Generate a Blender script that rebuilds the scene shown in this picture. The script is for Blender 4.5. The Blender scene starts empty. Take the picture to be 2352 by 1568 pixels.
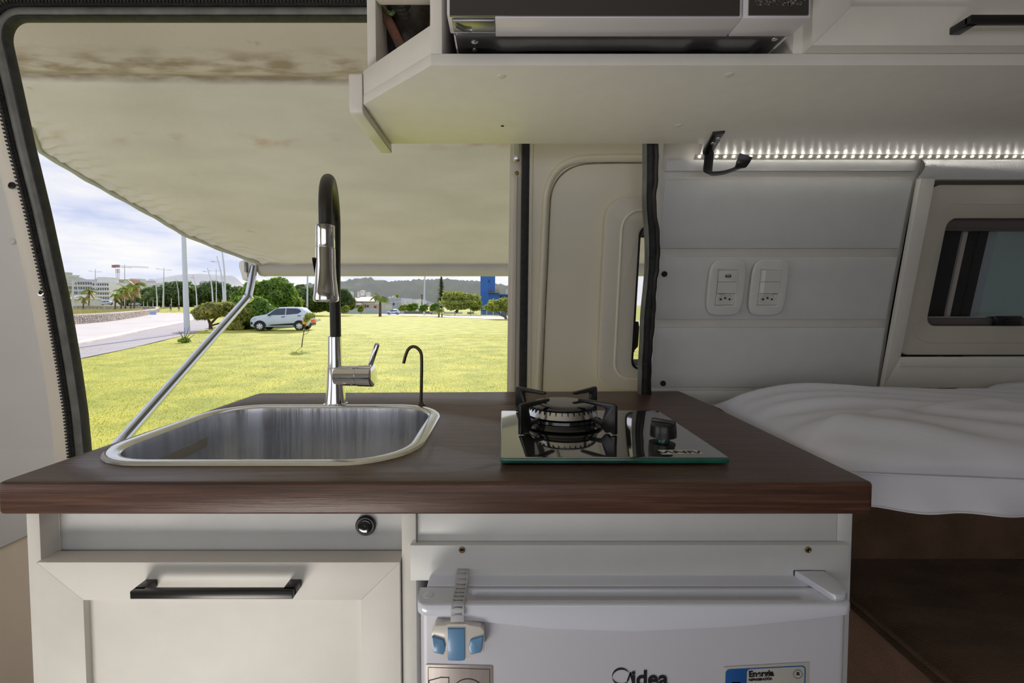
import bpy, bmesh, math, random
import numpy as np
from mathutils import Vector, Matrix, noise
random.seed(7); rng = np.random.default_rng(7)
S = bpy.context.scene; COL = S.collection; PI = math.pi
# ---------------------------------------------------------------- camera
H = 1.65; F = 1050.0; TA = 0.042; AX, AY = 1155.0, 744.0
A = math.atan(TA); CA, SA = math.cos(A), math.sin(A)
cam = bpy.data.objects.new('camera', bpy.data.cameras.new('camera')); COL.objects.link(cam)
cam.location = (0, 0, H); cam.rotation_euler = (PI/2 - A, 0, 0)
cam.data.sensor_width = 36; cam.data.lens = 36*F/2352
cam.data.shift_x = (1176-AX)/2352; cam.data.shift_y = (AY-784)/2352
cam.data.clip_start = 0.02; cam.data.clip_end = 9000
S.camera = cam
# ---------------------------------------------------------------- world, sun, area lights, exposure
W = bpy.data.worlds.new('sky'); S.world = W; W.use_nodes = True
wn = W.node_tree.nodes; wl = W.node_tree.links; wn.clear()
tc = wn.new('ShaderNodeTexCoord'); mp = wn.new('ShaderNodeMapping'); mp.inputs['Scale'].default_value = (2.2, 2.2, 11)
nz = wn.new('ShaderNodeTexNoise'); nz.inputs['Scale'].default_value = 2.0; nz.inputs['Detail'].default_value = 7; nz.inputs['Roughness'].default_value = .55
cr = wn.new('ShaderNodeValToRGB'); e = cr.color_ramp.elements
e[0].position = .36; e[0].color = (.50, .58, .86, 1); e[1].position = .64; e[1].color = (.93, .93, .95, 1)
m_ = cr.color_ramp.elements.new(.48); m_.color = (.74, .78, .93, 1)
bgn = wn.new('ShaderNodeBackground'); bgn.inputs['Strength'].default_value = 1.0
wo = wn.new('ShaderNodeOutputWorld')
wl.new(tc.outputs['Generated'], mp.inputs['Vector']); wl.new(mp.outputs['Vector'], nz.inputs['Vector'])
wl.new(nz.outputs['Fac'], cr.inputs['Fac']); wl.new(cr.outputs['Color'], bgn.inputs['Color']); wl.new(bgn.outputs[0], wo.inputs[0])
def lamp(name, kind, loc, direction, energy, color, **kw):
    d = bpy.data.lights.new(name, kind); d.energy = energy; d.color = color
    for k, v in kw.items(): setattr(d, k, v)
    o = bpy.data.objects.new(name, d); COL.objects.link(o); o.location = loc
    o.rotation_euler = Vector(direction).to_track_quat('-Z', 'Y').to_euler(); return o
lamp('sun', 'SUN', (0, 0, 30), (.21, -.88, -.42), 4.6, (1, .93, .80), angle=.012)
# daylight entering through the windscreen (left), then two added fill lamps, all outside the frame
lamp('windscreen_daylight', 'AREA', (-1.9, -.25, H+.10), (1, .25, -.15), 3.0, (1, .95, .88), shape='RECTANGLE', size=1.2, size_y=.8)
lamp('back_fill_light', 'AREA', (-.25, -1.0, H+.05), (.12, 1, -.02), 2.1, (1, .98, .95), shape='RECTANGLE', size=1.8, size_y=.8)  # added fill lamp behind the camera, lifts the dim interior
lamp('low_fill_light', 'AREA', (-.62, -.20, .66), (.36, .90, 1.45), 3.4, (1, .95, .88), shape='RECTANGLE', size=.6, size_y=.35, spread=1.7)  # added lamp near the floor, brightens shelf underside and cabinet fronts from below
S.view_settings.view_transform = 'Standard'; S.view_settings.look = 'None'
S.view_settings.exposure = 0.0; S.view_settings.gamma = 1.0; S.view_settings.use_curve_mapping = False
S.cycles.use_denoising = True; S.cycles.max_bounces = 8; S.cycles.diffuse_bounces = 5; S.cycles.glossy_bounces = 5
S.cycles.transmission_bounces = 6; S.cycles.transparent_max_bounces = 8; S.cycles.sample_clamp_indirect = 4; S.cycles.caustics_reflective = False; S.cycles.caustics_refractive = False

# ---------------------------------------------------------------- projection of the photograph into the place
def ray(px, py):
    X = (px-AX)/F; V = -(py-AY)/F
    return Vector((X, CA+V*SA, V*CA-SA))
def P(px, py, Y):
    d = ray(px, py); k = Y/d.y
    return Vector((d.x*k, Y, H+d.z*k))
def PZ(px, py, z):
    d = ray(px, py); k = (z-H)/d.z
    return Vector((d.x*k, d.y*k, z))
WZ = [-1.2,-.33,-.245,-.137,0,.19,.32,.52,.62,.85]; WY = [1.085,1.05,1.045,1.033,1.014,.979,.951,.913,.89,.83]
def Wy(z): return float(np.interp(z-H, WZ, WY))
def PW(px, py, off=0.):
    Y = 1.
    for _ in range(12):
        p = P(px, py, Y); Y = Wy(p.z)+off
    return P(px, py, Y)
def sstep(a, b, v):
    t = min(1, max(0, (v-a)/(b-a))); return t*t*(3-2*t)
def gh(x, y):
    r = x/max(y, 1.)
    right = -.01*max(0., y-30) if y < 130 else -1.0
    left = 1.1*sstep(96, 108, y)
    k = sstep(-.56, -.42, r)
    return left*(1-k) + right*k
def G(px, py, dz=0.):
    d = ray(px, py); k0, k1 = 1., 1200.
    if d.z > -1e-5: return None
    for _ in range(60):
        km = (k0+k1)/2
        if H+d.z*km > gh(d.x*km, d.y*km)+dz: k0 = km
        else: k1 = km
    return Vector((d.x*k0, d.y*k0, H+d.z*k0))
def onY(px, py, Y):   # a point at distance Y on the pixel's column, height from the pixel
    return P(px, py, Y)

# ---------------------------------------------------------------- materials
def M(name, col, rough=.5, metal=0., var=0., scale=12., stretch=(1,1,1), bump=0., bscale=None, coat=0., trans=0., emit=None, detail=6, col2=None, spec=.5, sheen=0.):
    m = bpy.data.materials.new(name); m.use_nodes = True; n = m.node_tree.nodes; l = m.node_tree.links
    b = n['Principled BSDF']; b.inputs['Roughness'].default_value = rough; b.inputs['Metallic'].default_value = metal
    b.inputs['Base Color'].default_value = (*col, 1); b.inputs['Coat Weight'].default_value = coat; b.inputs['Specular IOR Level'].default_value = spec
    b.inputs['Coat Roughness'].default_value = .06; b.inputs['Sheen Weight'].default_value = sheen
    if emit: b.inputs['Emission Color'].default_value = (*emit[:3], 1); b.inputs['Emission Strength'].default_value = emit[3]
    t = n.new('ShaderNodeTexCoord'); q = n.new('ShaderNodeMapping'); q.inputs['Scale'].default_value = stretch; l.new(t.outputs['Object'], q.inputs['Vector'])
    if var or col2:
        z = n.new('ShaderNodeTexNoise'); z.inputs['Scale'].default_value = scale; z.inputs['Detail'].default_value = detail; l.new(q.outputs['Vector'], z.inputs['Vector'])
        r = n.new('ShaderNodeValToRGB'); e = r.color_ramp.elements; e[0].position = .34; e[1].position = .66
        c2 = col2 or tuple(min(1, c*(1+var)) for c in col); c1 = col if col2 else tuple(c*(1-var) for c in col)
        e[0].color = (*c1, 1); e[1].color = (*c2, 1); l.new(z.outputs['Fac'], r.inputs['Fac']); l.new(r.outputs['Color'], b.inputs['Base Color'])
    if bump:
        z = n.new('ShaderNodeTexNoise'); z.inputs['Scale'].default_value = bscale or scale; z.inputs['Detail'].default_value = 5; l.new(q.outputs['Vector'], z.inputs['Vector'])
        u = n.new('ShaderNodeBump'); u.inputs['Strength'].default_value = bump; u.inputs['Distance'].default_value = .01
        l.new(z.outputs['Fac'], u.inputs['Height']); l.new(u.outputs['Normal'], b.inputs['Normal'])
    if trans:
        tr = n.new('ShaderNodeBsdfTranslucent'); mx = n.new('ShaderNodeMixShader'); mx.inputs[0].default_value = trans
        src = b.inputs['Base Color']
        if src.is_linked: l.new(src.links[0].from_socket, tr.inputs['Color'])
        else: tr.inputs['Color'].default_value = (*col, 1)
        l.new(b.outputs[0], mx.inputs[1]); l.new(tr.outputs[0], mx.inputs[2]); l.new(mx.outputs[0], n['Material Output'].inputs['Surface'])
    return m
def glassmat(name, tint, gloss):
    m = bpy.data.materials.new(name); m.use_nodes = True; n = m.node_tree.nodes; l = m.node_tree.links; n.remove(n['Principled BSDF'])
    t = n.new('ShaderNodeBsdfTransparent'); t.inputs[0].default_value = (*tint, 1); g = n.new('ShaderNodeBsdfGlossy'); g.inputs['Roughness'].default_value = .02
    x = n.new('ShaderNodeMixShader'); f = n.new('ShaderNodeFresnel'); f.inputs[0].default_value = gloss
    l.new(f.outputs[0], x.inputs[0]); l.new(t.outputs[0], x.inputs[1]); l.new(g.outputs[0], x.inputs[2]); l.new(x.outputs[0], n['Material Output'].inputs[0]); return m
white = M('white_laminate', (.70,.675,.62), .45, var=.02, scale=30, bump=.05, bscale=900)
whitecool = M('cool_white_laminate', (.66,.665,.65), .42, var=.02, scale=30, bump=.05, bscale=900)
ceilpaint = M('cream_headlining', (.72,.67,.57), .55, var=.03, scale=8)
warmcream = M('warm_cream_plastic', (.80,.68,.54), .45, var=.03, scale=5)
cream = M('cream_metal', (.78,.72,.61), .38, var=.03, scale=6)
doorcream = M('door_cream_plastic', (.82,.77,.62), .36, var=.035, scale=4, coat=.2)
dirt = M('dirty_edge', (.28,.22,.13), .8, var=.3, scale=40)
doorraise = M('door_surround_plastic', (.72,.67,.56), .4, var=.02, scale=5)
wallwhite = M('grey_white_panel', (.66,.65,.62), .55, var=.03, scale=5)
rubber = M('black_rubber', (.018,.018,.018), .6, var=.4, scale=60, bump=.3, bscale=300)
lipgrey = M('grey_rubber_lip', (.14,.145,.13), .42, var=.25, scale=25)
black = M('black_metal', (.009,.0085,.0085), .3, var=.2, scale=40)
blackgloss = M('black_enamel', (.008,.008,.009), .12, coat=.6)
blackplastic = M('black_plastic', (.013,.013,.014), .3)
hosemat = M('black_hose', (.02,.017,.012), .42, var=.2, scale=80)
chrome = M('chrome', (.82,.82,.84), .05, metal=1)
steel = M('brushed_steel', (.66,.67,.70), .24, metal=1, var=.12, scale=40, stretch=(1,1,.05), bump=.35, bscale=26)
steelrim = M('satin_steel', (.70,.70,.68), .2, metal=1, var=.03, scale=60)
darksteel = M('dark_pressed_metal', (.22,.22,.22), .28, metal=.9, var=.15, scale=12)
bronze = M('dark_bronze_tube', (.10,.085,.055), .3, metal=.8)
alu = M('aluminium', (.62,.66,.74), .22, metal=1, var=.04, scale=10)
brass = M('aged_screw', (.28,.19,.08), .4, metal=.8, var=.3, scale=300)
silverscrew = M('bright_screw', (.7,.7,.68), .25, metal=1)
plast = M('white_fridge_plastic', (.66,.68,.76), .22, coat=.3)
fridgebody = M('white_fridge_sheet', (.57,.57,.63), .35, var=.01, scale=8)
sockwhite = M('white_socket_plastic', (.70,.70,.67), .3, coat=.3)
hole = M('dark_hole', (.01,.01,.01), .8)
groove = M('shadow_gap_brown', (.10,.085,.06), .9)
rust = M('rust_stain', (.42,.34,.14), .8, var=.3, scale=300)
ink = M('black_ink', (.012,.01,.012), .5)
blueink = M('blue_ink', (.01,.09,.32), .5)
paper = M('sticker_paper', (.50,.49,.45), .5, var=.03, scale=20)
silverpaper = M('silver_sticker', (.42,.37,.35), .4, metal=.3, var=.06, scale=60, stretch=(3,1,.5))
bluepl = M('blue_plastic', (.12,.27,.47), .35, coat=.2, var=.03, scale=30)
beigepl = M('off_white_latch_plastic', (.66,.62,.57), .3, coat=.3)
straprub = M('grey_strap_plastic', (.48,.48,.50), .45)
mwwhite = M('white_microwave_plastic', (.66,.63,.66), .25, coat=.3)
mwglass = M('black_glass', (.02,.017,.018), .08, coat=.5, spec=.8)
pillowm = M('white_pillowcase', (.66,.66,.72), .75, var=.05, scale=5, bump=.15, bscale=20)
brown = M('brown_velvet', (.13,.075,.04), .85, col2=(.22,.13,.075), scale=9, stretch=(1,2,1), bump=.4, bscale=260, sheen=.12)
brownlt = M('light_brown_velvet', (.42,.24,.17), .85, var=.12, scale=14, bump=.35, bscale=260, sheen=.3)
leather = M('white_leatherette', (.68,.68,.68), .75, bump=.2, bscale=260)
greyrail = M('grey_window_rail', (.16,.14,.14), .35, metal=.4)
winframe = M('window_frame_plastic', (.52,.49,.42), .45, var=.03, scale=10)
glassclear = glassmat('clear_window_glass', (.92,.92,.94), 1.22)
glassgreen = M('green_glass_edge', (.012,.10,.065), .15, coat=.5, var=.5, scale=18)
floorm = M('van_floor_vinyl', (.16,.12,.09), .5, var=.2, scale=8)
canvasw = M('tube_vinyl', (.40,.39,.385), .5, var=.05, scale=5, bump=.08, bscale=60)
bracketw = M('white_cast_bracket', (.66,.66,.66), .35)
# countertop wood grain along x
def woodmat(name, c1, c2, c3, rough, coat):
    m = M(name, c1, rough, coat=coat, bump=.12, bscale=14, stretch=(1.2,28,60)); n = m.node_tree.nodes; l = m.node_tree.links
    t = n.new('ShaderNodeTexCoord'); q = n.new('ShaderNodeMapping'); q.inputs['Scale'].default_value = (1.6, 30, 55); l.new(t.outputs['Object'], q.inputs['Vector'])
    z = n.new('ShaderNodeTexNoise'); z.inputs['Scale'].default_value = 4; z.inputs['Detail'].default_value = 9; z.inputs['Roughness'].default_value = .7; l.new(q.outputs['Vector'], z.inputs['Vector'])
    r = n.new('ShaderNodeValToRGB'); e = r.color_ramp.elements; e[0].position = .33; e[1].position = .68; e[0].color = (*c1, 1); e[1].color = (*c3, 1); k = e.new(.5); k.color = (*c2, 1)
    l.new(z.outputs['Fac'], r.inputs['Fac']); l.new(r.outputs['Color'], n['Principled BSDF'].inputs['Base Color']); return m
wood = woodmat('walnut_laminate', (.042,.018,.012), (.078,.034,.021), (.14,.068,.043), .40, .05)
# awning canvas: beige translucent vinyl with brown mildew streaks along the seam and small specks
def canvas_material():
    m = bpy.data.materials.new('awning_canvas'); m.use_nodes = True; n = m.node_tree.nodes; l = m.node_tree.links
    b = n['Principled BSDF']; b.inputs['Roughness'].default_value = .6
    uv = n.new('ShaderNodeUVMap'); uv.uv_map = 'UVMap'; sp = n.new('ShaderNodeSeparateXYZ'); l.new(uv.outputs[0], sp.inputs[0])
    def noise(scale, stretch, lo, hi):
        q = n.new('ShaderNodeMapping'); q.inputs['Scale'].default_value = stretch; l.new(uv.outputs[0], q.inputs['Vector'])
        z = n.new('ShaderNodeTexNoise'); z.inputs['Scale'].default_value = scale; z.inputs['Detail'].default_value = 8; l.new(q.outputs[0], z.inputs['Vector'])
        r = n.new('ShaderNodeMapRange'); r.inputs[1].default_value = lo; r.inputs[2].default_value = hi; l.new(z.outputs['Fac'], r.inputs[0]); return r.outputs[0]
    def band(c, w):
        a = n.new('ShaderNodeMath'); a.operation = 'SUBTRACT'; l.new(sp.outputs['Y'], a.inputs[0]); a.inputs[1].default_value = c
        a2 = n.new('ShaderNodeMath'); a2.operation = 'ABSOLUTE'; l.new(a.outputs[0], a2.inputs[0])
        r = n.new('ShaderNodeMapRange'); r.inputs[1].default_value = w; r.inputs[2].default_value = w*.2; l.new(a2.outputs[0], r.inputs[0]); return r.outputs[0]
    def mul(a, b_):
        k = n.new('ShaderNodeMath'); k.operation = 'MULTIPLY'; l.new(a, k.inputs[0])
        if isinstance(b_, float): k.inputs[1].default_value = b_
        else: l.new(b_, k.inputs[1])
        return k.outputs[0]
    def mx(fac, a, col):
        k = n.new('ShaderNodeMix'); k.data_type = 'RGBA'; l.new(fac, k.inputs[0])
        if isinstance(a, tuple): k.inputs[6].default_value = (*a, 1)
        else: l.new(a, k.inputs[6])
        k.inputs[7].default_value = (*col, 1); return k.outputs[2]
    c = mx(noise(3, (1, 4, 1), .35, .7), (.41,.395,.355), (.47,.45,.41))
    up = n.new('ShaderNodeMapRange'); up.inputs[1].default_value = .285; up.inputs[2].default_value = .265; l.new(sp.outputs['Y'], up.inputs[0])
    c = mx(mul(up.outputs[0], .8), c, (.37,.325,.275))
    c = mx(mul(mul(band(.235, .05), noise(5, (1.5, 9, 1), .42, .62)), .75), c, (.17,.12,.065))
    c = mx(mul(mul(band(.272, .012), noise(9, (1, 6, 1), .3, .6)), .8), c, (.15,.11,.075))
    c = mx(mul(noise(11, (1, 2.2, 1), .70, .78), .6), c, (.26,.19,.11))
    c = mx(mul(mul(band(.44, .03), noise(7, (1, 3, 1), .52, .66)), .5), c, (.30,.17,.10))
    l.new(c, b.inputs['Base Color'])
    tr = n.new('ShaderNodeBsdfTranslucent'); l.new(c, tr.inputs[0]); s = n.new('ShaderNodeMixShader'); s.inputs[0].default_value = .13
    wv = n.new('ShaderNodeTexWave'); wv.inputs['Scale'].default_value = 90; wv.inputs['Distortion'].default_value = 2; l.new(uv.outputs[0], wv.inputs[0])
    bp = n.new('ShaderNodeBump'); bp.inputs['Strength'].default_value = .12; bp.inputs['Distance'].default_value = .004; l.new(wv.outputs['Fac'], bp.inputs['Height']); l.new(bp.outputs[0], b.inputs['Normal'])
    l.new(b.outputs[0], s.inputs[1]); l.new(tr.outputs[0], s.inputs[2]); l.new(s.outputs[0], n['Material Output'].inputs[0]); return m
canvas = canvas_material()

# ---------------------------------------------------------------- object helpers
OR = {}
def tag(o, label=None, cat=None, group=None, kind=None):
    if label: o['label'] = label
    if cat: o['category'] = cat
    if group: o['group'] = group
    if kind: o['kind'] = kind
    return o
def thing(name, label, cat, loc=(0,0,0), group=None, kind=None):
    o = bpy.data.objects.new(name, None); COL.objects.link(o); o.location = loc; o.empty_display_size = .05
    OR[o] = Vector(loc); return tag(o, label, cat, group, kind)
def struct(name, loc=(0,0,0)): return thing(name, None, None, loc, None, 'structure')
class MB:
    def __init__(s): s.v = []; s.f = []
    def add(s, v, f):
        k = len(s.v); s.v += [tuple(p) for p in v]; s.f += [tuple(i+k for i in q) for q in f]; return s
    def box(s, x0, x1, y0, y1, z0, z1, R=None):
        v = [(x,y,z) for x in (x0,x1) for y in (y0,y1) for z in (z0,z1)]
        if R: v = [R(Vector(p)) for p in v]
        return s.add(v, [(0,1,3,2),(4,6,7,5),(0,4,5,1),(2,3,7,6),(0,2,6,4),(1,5,7,3)])
    def hexa(s, a, b):   # two quads (lists of 4 points) joined
        return s.add(list(a)+list(b), [(3,2,1,0),(4,5,6,7),(0,1,5,4),(1,2,6,5),(2,3,7,6),(3,0,4,7)])
    def loft(s, rings, closed=True, cap=True, loop=False):
        n = len(rings[0]); k = len(s.v); s.v += [tuple(p) for r in rings for p in r]
        m = len(rings); 
        for i in range(m if loop else m-1):
            for j in range(n if closed else n-1):
                a = k+i*n+j; b = k+i*n+(j+1)%n; c = k+((i+1)%m)*n+(j+1)%n; d = k+((i+1)%m)*n+j
                s.f.append((a,b,c,d))
        if cap and closed and not loop:
            s.f.append(tuple(k+j for j in range(n-1,-1,-1))); s.f.append(tuple(k+(m-1)*n+j for j in range(n)))
        return s
    def tube(s, path, r, n=12, cap=True, flat=1., up=None):
        path = [Vector(p) for p in path]; rings = []; ref = Vector(up) if up else None
        for i, p in enumerate(path):
            t = (path[min(i+1, len(path)-1)]-path[max(i-1, 0)]).normalized()
            if ref is None: ref = Vector((0,0,1)) if abs(t.z) < .9 else Vector((1,0,0))
            a = (ref-t*ref.dot(t)).normalized(); b = t.cross(a); ref = a
            R = r(i/(len(path)-1)) if callable(r) else (r[i] if isinstance(r, (list, tuple)) else r)
            rings.append([p+a*(R*flat*math.cos(2*PI*j/n))+b*(R*math.sin(2*PI*j/n)) for j in range(n)])
        return s.loft(rings, cap=cap)
    def lathe(s, prof, c, n=32, axis=(0,0,1), cap=True):
        ax = Vector(axis).normalized(); a = ax.orthogonal().normalized(); b = ax.cross(a); c = Vector(c)
        return s.loft([[c+ax*z+a*(r*math.cos(2*PI*j/n))+b*(r*math.sin(2*PI*j/n)) for j in range(n)] for r, z in prof], cap=cap)
    def prism(s, poly, f0, f1):
        n = len(poly); k = len(s.v); s.v += [tuple(f0(*p)) for p in poly]+[tuple(f1(*p)) for p in poly]
        s.f.append(tuple(k+i for i in range(n-1,-1,-1))); s.f.append(tuple(k+n+i for i in range(n)))
        for i in range(n): s.f.append((k+i, k+(i+1)%n, k+n+(i+1)%n, k+n+i))
        return s
    def grid(s, nu, nv, f):
        k = len(s.v); s.v += [tuple(f(i/nu, j/nv)) for i in range(nu+1) for j in range(nv+1)]
        for i in range(nu):
            for j in range(nv):
                a = k+i*(nv+1)+j; s.f.append((a, a+nv+1, a+nv+2, a+1))
        return s
    def build(s, name, mat, parent=None, smooth=35, bevel=0., **kw):
        if parent is not None:
            o = OR.get(parent, Vector()); v = [(p[0]-o.x, p[1]-o.y, p[2]-o.z) for p in s.v]
        else: v = s.v; o = Vector()
        me = bpy.data.meshes.new(name); me.from_pydata(v, [], s.f); me.update()
        return finish(me, name, mat, parent, smooth, bevel, o, **kw)
def finish(me, name, mat, parent, smooth=35, bevel=0., o=Vector(), recalc=True, **kw):
    if recalc:
        bm = bmesh.new(); bm.from_mesh(me); bmesh.ops.recalc_face_normals(bm, faces=bm.faces)
        if bevel:
            ed = [e for e in bm.edges if len(e.link_faces) == 2 and e.calc_face_angle(0) > .6]
            bmesh.ops.bevel(bm, geom=ed, offset=bevel, segments=2, profile=.5, affect='EDGES', clamp_overlap=True)
        bm.to_mesh(me); bm.free()
    if mat: me.materials.append(mat)
    if smooth:
        me.polygons.foreach_set('use_smooth', [True]*len(me.polygons)); me.set_sharp_from_angle(angle=math.radians(smooth))
    ob = bpy.data.objects.new(name, me); COL.objects.link(ob)
    if parent is not None: ob.parent = parent; OR[ob] = o
    return tag(ob, **kw)
def npmesh(name, V, Fc, mat, parent=None, smooth=False, **kw):
    V = np.asarray(V, dtype=np.float32).reshape(-1, 3); o = OR.get(parent, Vector()) if parent is not None else Vector()
    V = V-np.array([o.x, o.y, o.z], dtype=np.float32); Fc = np.asarray(Fc, dtype=np.int32); k = Fc.shape[1]
    me = bpy.data.meshes.new(name); me.vertices.add(len(V)); me.vertices.foreach_set('co', V.ravel())
    me.loops.add(Fc.size); me.loops.foreach_set('vertex_index', Fc.ravel()); me.polygons.add(len(Fc))
    me.polygons.foreach_set('loop_start', np.arange(0, Fc.size, k, dtype=np.int32)); me.update(calc_edges=True); me.validate()
    return finish(me, name, mat, parent, 60 if smooth else 0, 0, o, recalc=False, **kw)
def copy_tree(o, parent=None):
    c = o.copy(); COL.objects.link(c)
    if parent: c.parent = parent
    for ch in o.children: copy_tree(ch, c)
    return c
def rrect(x0, z0, x1, z1, r, n=6):
    out = []
    for cx, cz, a in ((x1-r, z1-r, 0), (x0+r, z1-r, 90), (x0+r, z0+r, 180), (x1-r, z0+r, 270)):
        for i in range(n+1):
            t = math.radians(a+90*i/n); out.append((cx+r*math.cos(t), cz+r*math.sin(t)))
    return out
def circ(x, z, r, n=20, sx=1.): return [(x+r*sx*math.cos(2*PI*i/n), z+r*math.sin(2*PI*i/n)) for i in range(n)]
def plate(name, outer, holes, d, bev, fmap, mat, parent=None, smooth=35, split=0, **kw):
    """flat plate of thickness d with holes; local (u,v,w) with w 0..d is mapped by fmap"""
    cu = bpy.data.curves.new('tmp', 'CURVE'); cu.dimensions = '2D'; cu.fill_mode = 'BOTH'
    cu.extrude = d/2-bev; cu.bevel_depth = bev; cu.bevel_resolution = 1; cu.offset = -bev
    for lp in [outer]+list(holes):
        sp = cu.splines.new('POLY'); sp.points.add(len(lp)-1); sp.use_cyclic_u = True
        for i, p in enumerate(lp): sp.points[i].co = (p[0], p[1], 0, 1)
    ob = bpy.data.objects.new('tmp', cu); COL.objects.link(ob); dg = bpy.context.evaluated_depsgraph_get()
    me = bpy.data.meshes.new_from_object(ob.evaluated_get(dg)); bpy.data.objects.remove(ob); bpy.data.curves.remove(cu)
    me.materials.clear()
    o = OR.get(parent, Vector()) if parent is not None else Vector()
    bm = bmesh.new(); bm.from_mesh(me); bmesh.ops.remove_doubles(bm, verts=bm.verts, dist=1e-6)
    if split: 
        for k in range(split): bmesh.ops.subdivide_edges(bm, edges=[e for e in bm.edges if e.calc_length() > .04], cuts=1, use_grid_fill=True)
    for v in bm.verts: v.co = fmap(v.co.x, v.co.y, v.co.z+d/2)-o
    bmesh.ops.recalc_face_normals(bm, faces=bm.faces); bm.to_mesh(me); bm.free(); me.name = name
    return finish(me, name, mat, parent, smooth, 0, o, recalc=False, **kw)
def text(name, body, size, M4, mat, parent=None, ext=.0003, align='CENTER', offset=0., **kw):
    cu = bpy.data.curves.new('tmp', 'FONT'); cu.body = body; cu.size = size; cu.extrude = ext; cu.align_x = align; cu.align_y = 'CENTER'; cu.offset = offset
    ob = bpy.data.objects.new('tmp', cu); COL.objects.link(ob); dg = bpy.context.evaluated_depsgraph_get()
    me = bpy.data.meshes.new_from_object(ob.evaluated_get(dg)); bpy.data.objects.remove(ob); bpy.data.curves.remove(cu); me.materials.clear()
    o = OR.get(parent, Vector()) if parent is not None else Vector()
    me.transform(Matrix.Translation(-o) @ M4); me.name = name
    return finish(me, name, mat, parent, 0, 0, o, recalc=False, **kw)
def front(Y, zoff=0): return lambda u, v, w: Vector((u, Y-w, v))          # plate facing the camera, thickness towards it
def onwall(off=0.): return lambda u, v, w: Vector((u, Wy(v)-off-w, v))    # plate lying on the curved van wall
def flatz(z): return lambda u, v, w: Vector((u, v, z+w))
def bez(pts, n=8):
    """Catmull-Rom through pts"""
    p = [Vector(q) for q in pts]; p = [2*p[0]-p[1]]+p+[2*p[-1]-p[-2]]; out = []
    for i in range(1, len(p)-2):
        for k in range(n):
            t = k/n; a, b, c, d = p[i-1], p[i], p[i+1], p[i+2]
            out.append(.5*((2*b)+(c-a)*t+(2*a-5*b+4*c-d)*t*t+(3*b-a-3*c+d)*t**3))
    out.append(p[-2]); return out
# ================================================================ VAN SHELL
ZF = 0.60; ZC = H+.80
f = struct('floor'); MB().box(-2.3, 2.3, -1.25, 1.10, ZF-.06, ZF).build('floor_panel', floorm, f)
c = struct('ceiling'); MB().box(-2.3, 2.3, -1.25, .86, ZC, ZC+.04).build('headlining', ceilpaint, c)
w = struct('wall_rear')    # wall opposite, behind the camera, with its own window opening
plate('wall_panel', [(-2.3,ZF),(2.3,ZF),(2.3,ZC),(-2.3,ZC)], [rrect(-1.15,H-.35,.65,H+.45,.08)], .04, 0, lambda u,v,w_: Vector((u,-1.25+w_,v)), wallwhite, w)
w = struct('wall_right'); MB().box(2.3, 2.34, -1.25, 1.1, ZF, ZC).build('wall_panel', wallwhite, w)
w = struct('wall_front')   # cab end on the left with the windscreen opening
plate('wall_panel', [(-1.25,ZF),(1.0,ZF),(.8,ZC),(-1.25,ZC)], [rrect(-.9,H-.35,.45,H+.5,.08)], .04, 0, lambda u,v,w_: Vector((-2.34+w_,u,v)), wallwhite, w)
OPX = -.952  # left edge of the door opening
# wall_left : pillar panel and cream pillar strip, both following the curved side of the van
w = struct('wall_left')
def wallsheet(px0, px1, z0, z1, off, th, n=16):
    mb = MB()
    g = lambda o_: (lambda s, t: Vector((px0[0]+(px1[0]-px0[0])*s if isinstance(px0, tuple) else px0+(px1-px0)*s, Wy(z0+(z1-z0)*t)-o_, z0+(z1-z0)*t)))
    rings = []
    for i in range(n+1):
        z = z0+(z1-z0)*i/n; y = Wy(z)-off
        rings.append([Vector((px0,y,z)),Vector((px1,y,z)),Vector((px1,y+th,z)),Vector((px0,y+th,z))])
    return mb.loft(rings)
wallsheet(-2.3, -1.026, H-.33, ZC, .012, .03).build('side_panel', wallwhite, w)
zsl = lambda x: max(ZF+.01, H-.563+(x+1.166)*.46)
plate('side_panel', [(-2.3,zsl(-2.3)),(-2.2,zsl(-2.2)),(-1.026,zsl(-1.026)),(-1.026,H-.33),(-2.3,H-.33)], [], .012, .001, onwall(0), wallwhite, w)
wallsheet(-2.3, -1.026, ZF, H-.42, .004, .03).build('lower_panel', warmcream, w)
wallsheet(-1.029, -.993, ZF, H+.60, .018, .045, 22).build('pillar_strip', cream, w, bevel=.004)
for px, py in ((28,426),(95,672)):
    p = PW(px, py, -.019); ax = (0,-1,.15)
    MB().lathe([(.0075,0),(.0075,.0015),(.0045,.002),(.0045,-.001)], p, 20, ax).build('screw_cup', silverscrew if py > 500 else blackplastic, w)
    MB().lathe([(.0042,-.001),(.0042,.0012)], p, 16, ax).build('screw_hole', hole, w)
MB().lathe([(.0075,-.001),(.0075,.001),(.006,.0016)], PW(27,553,-.013), 20, (0,-1,.15)).build('cap', wallwhite, w)
# header over the opening
w = struct('trim_1'); wallsheet(-1.052, .36, H+.588, ZC, .02, .05, 4).build('header_strip', cream, w, bevel=.003)
w = struct('trim_2'); wallsheet(-1.05, .345, ZF, ZF+.08, .0, .05, 2).build('sill', cream, w, bevel=.003)
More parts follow.
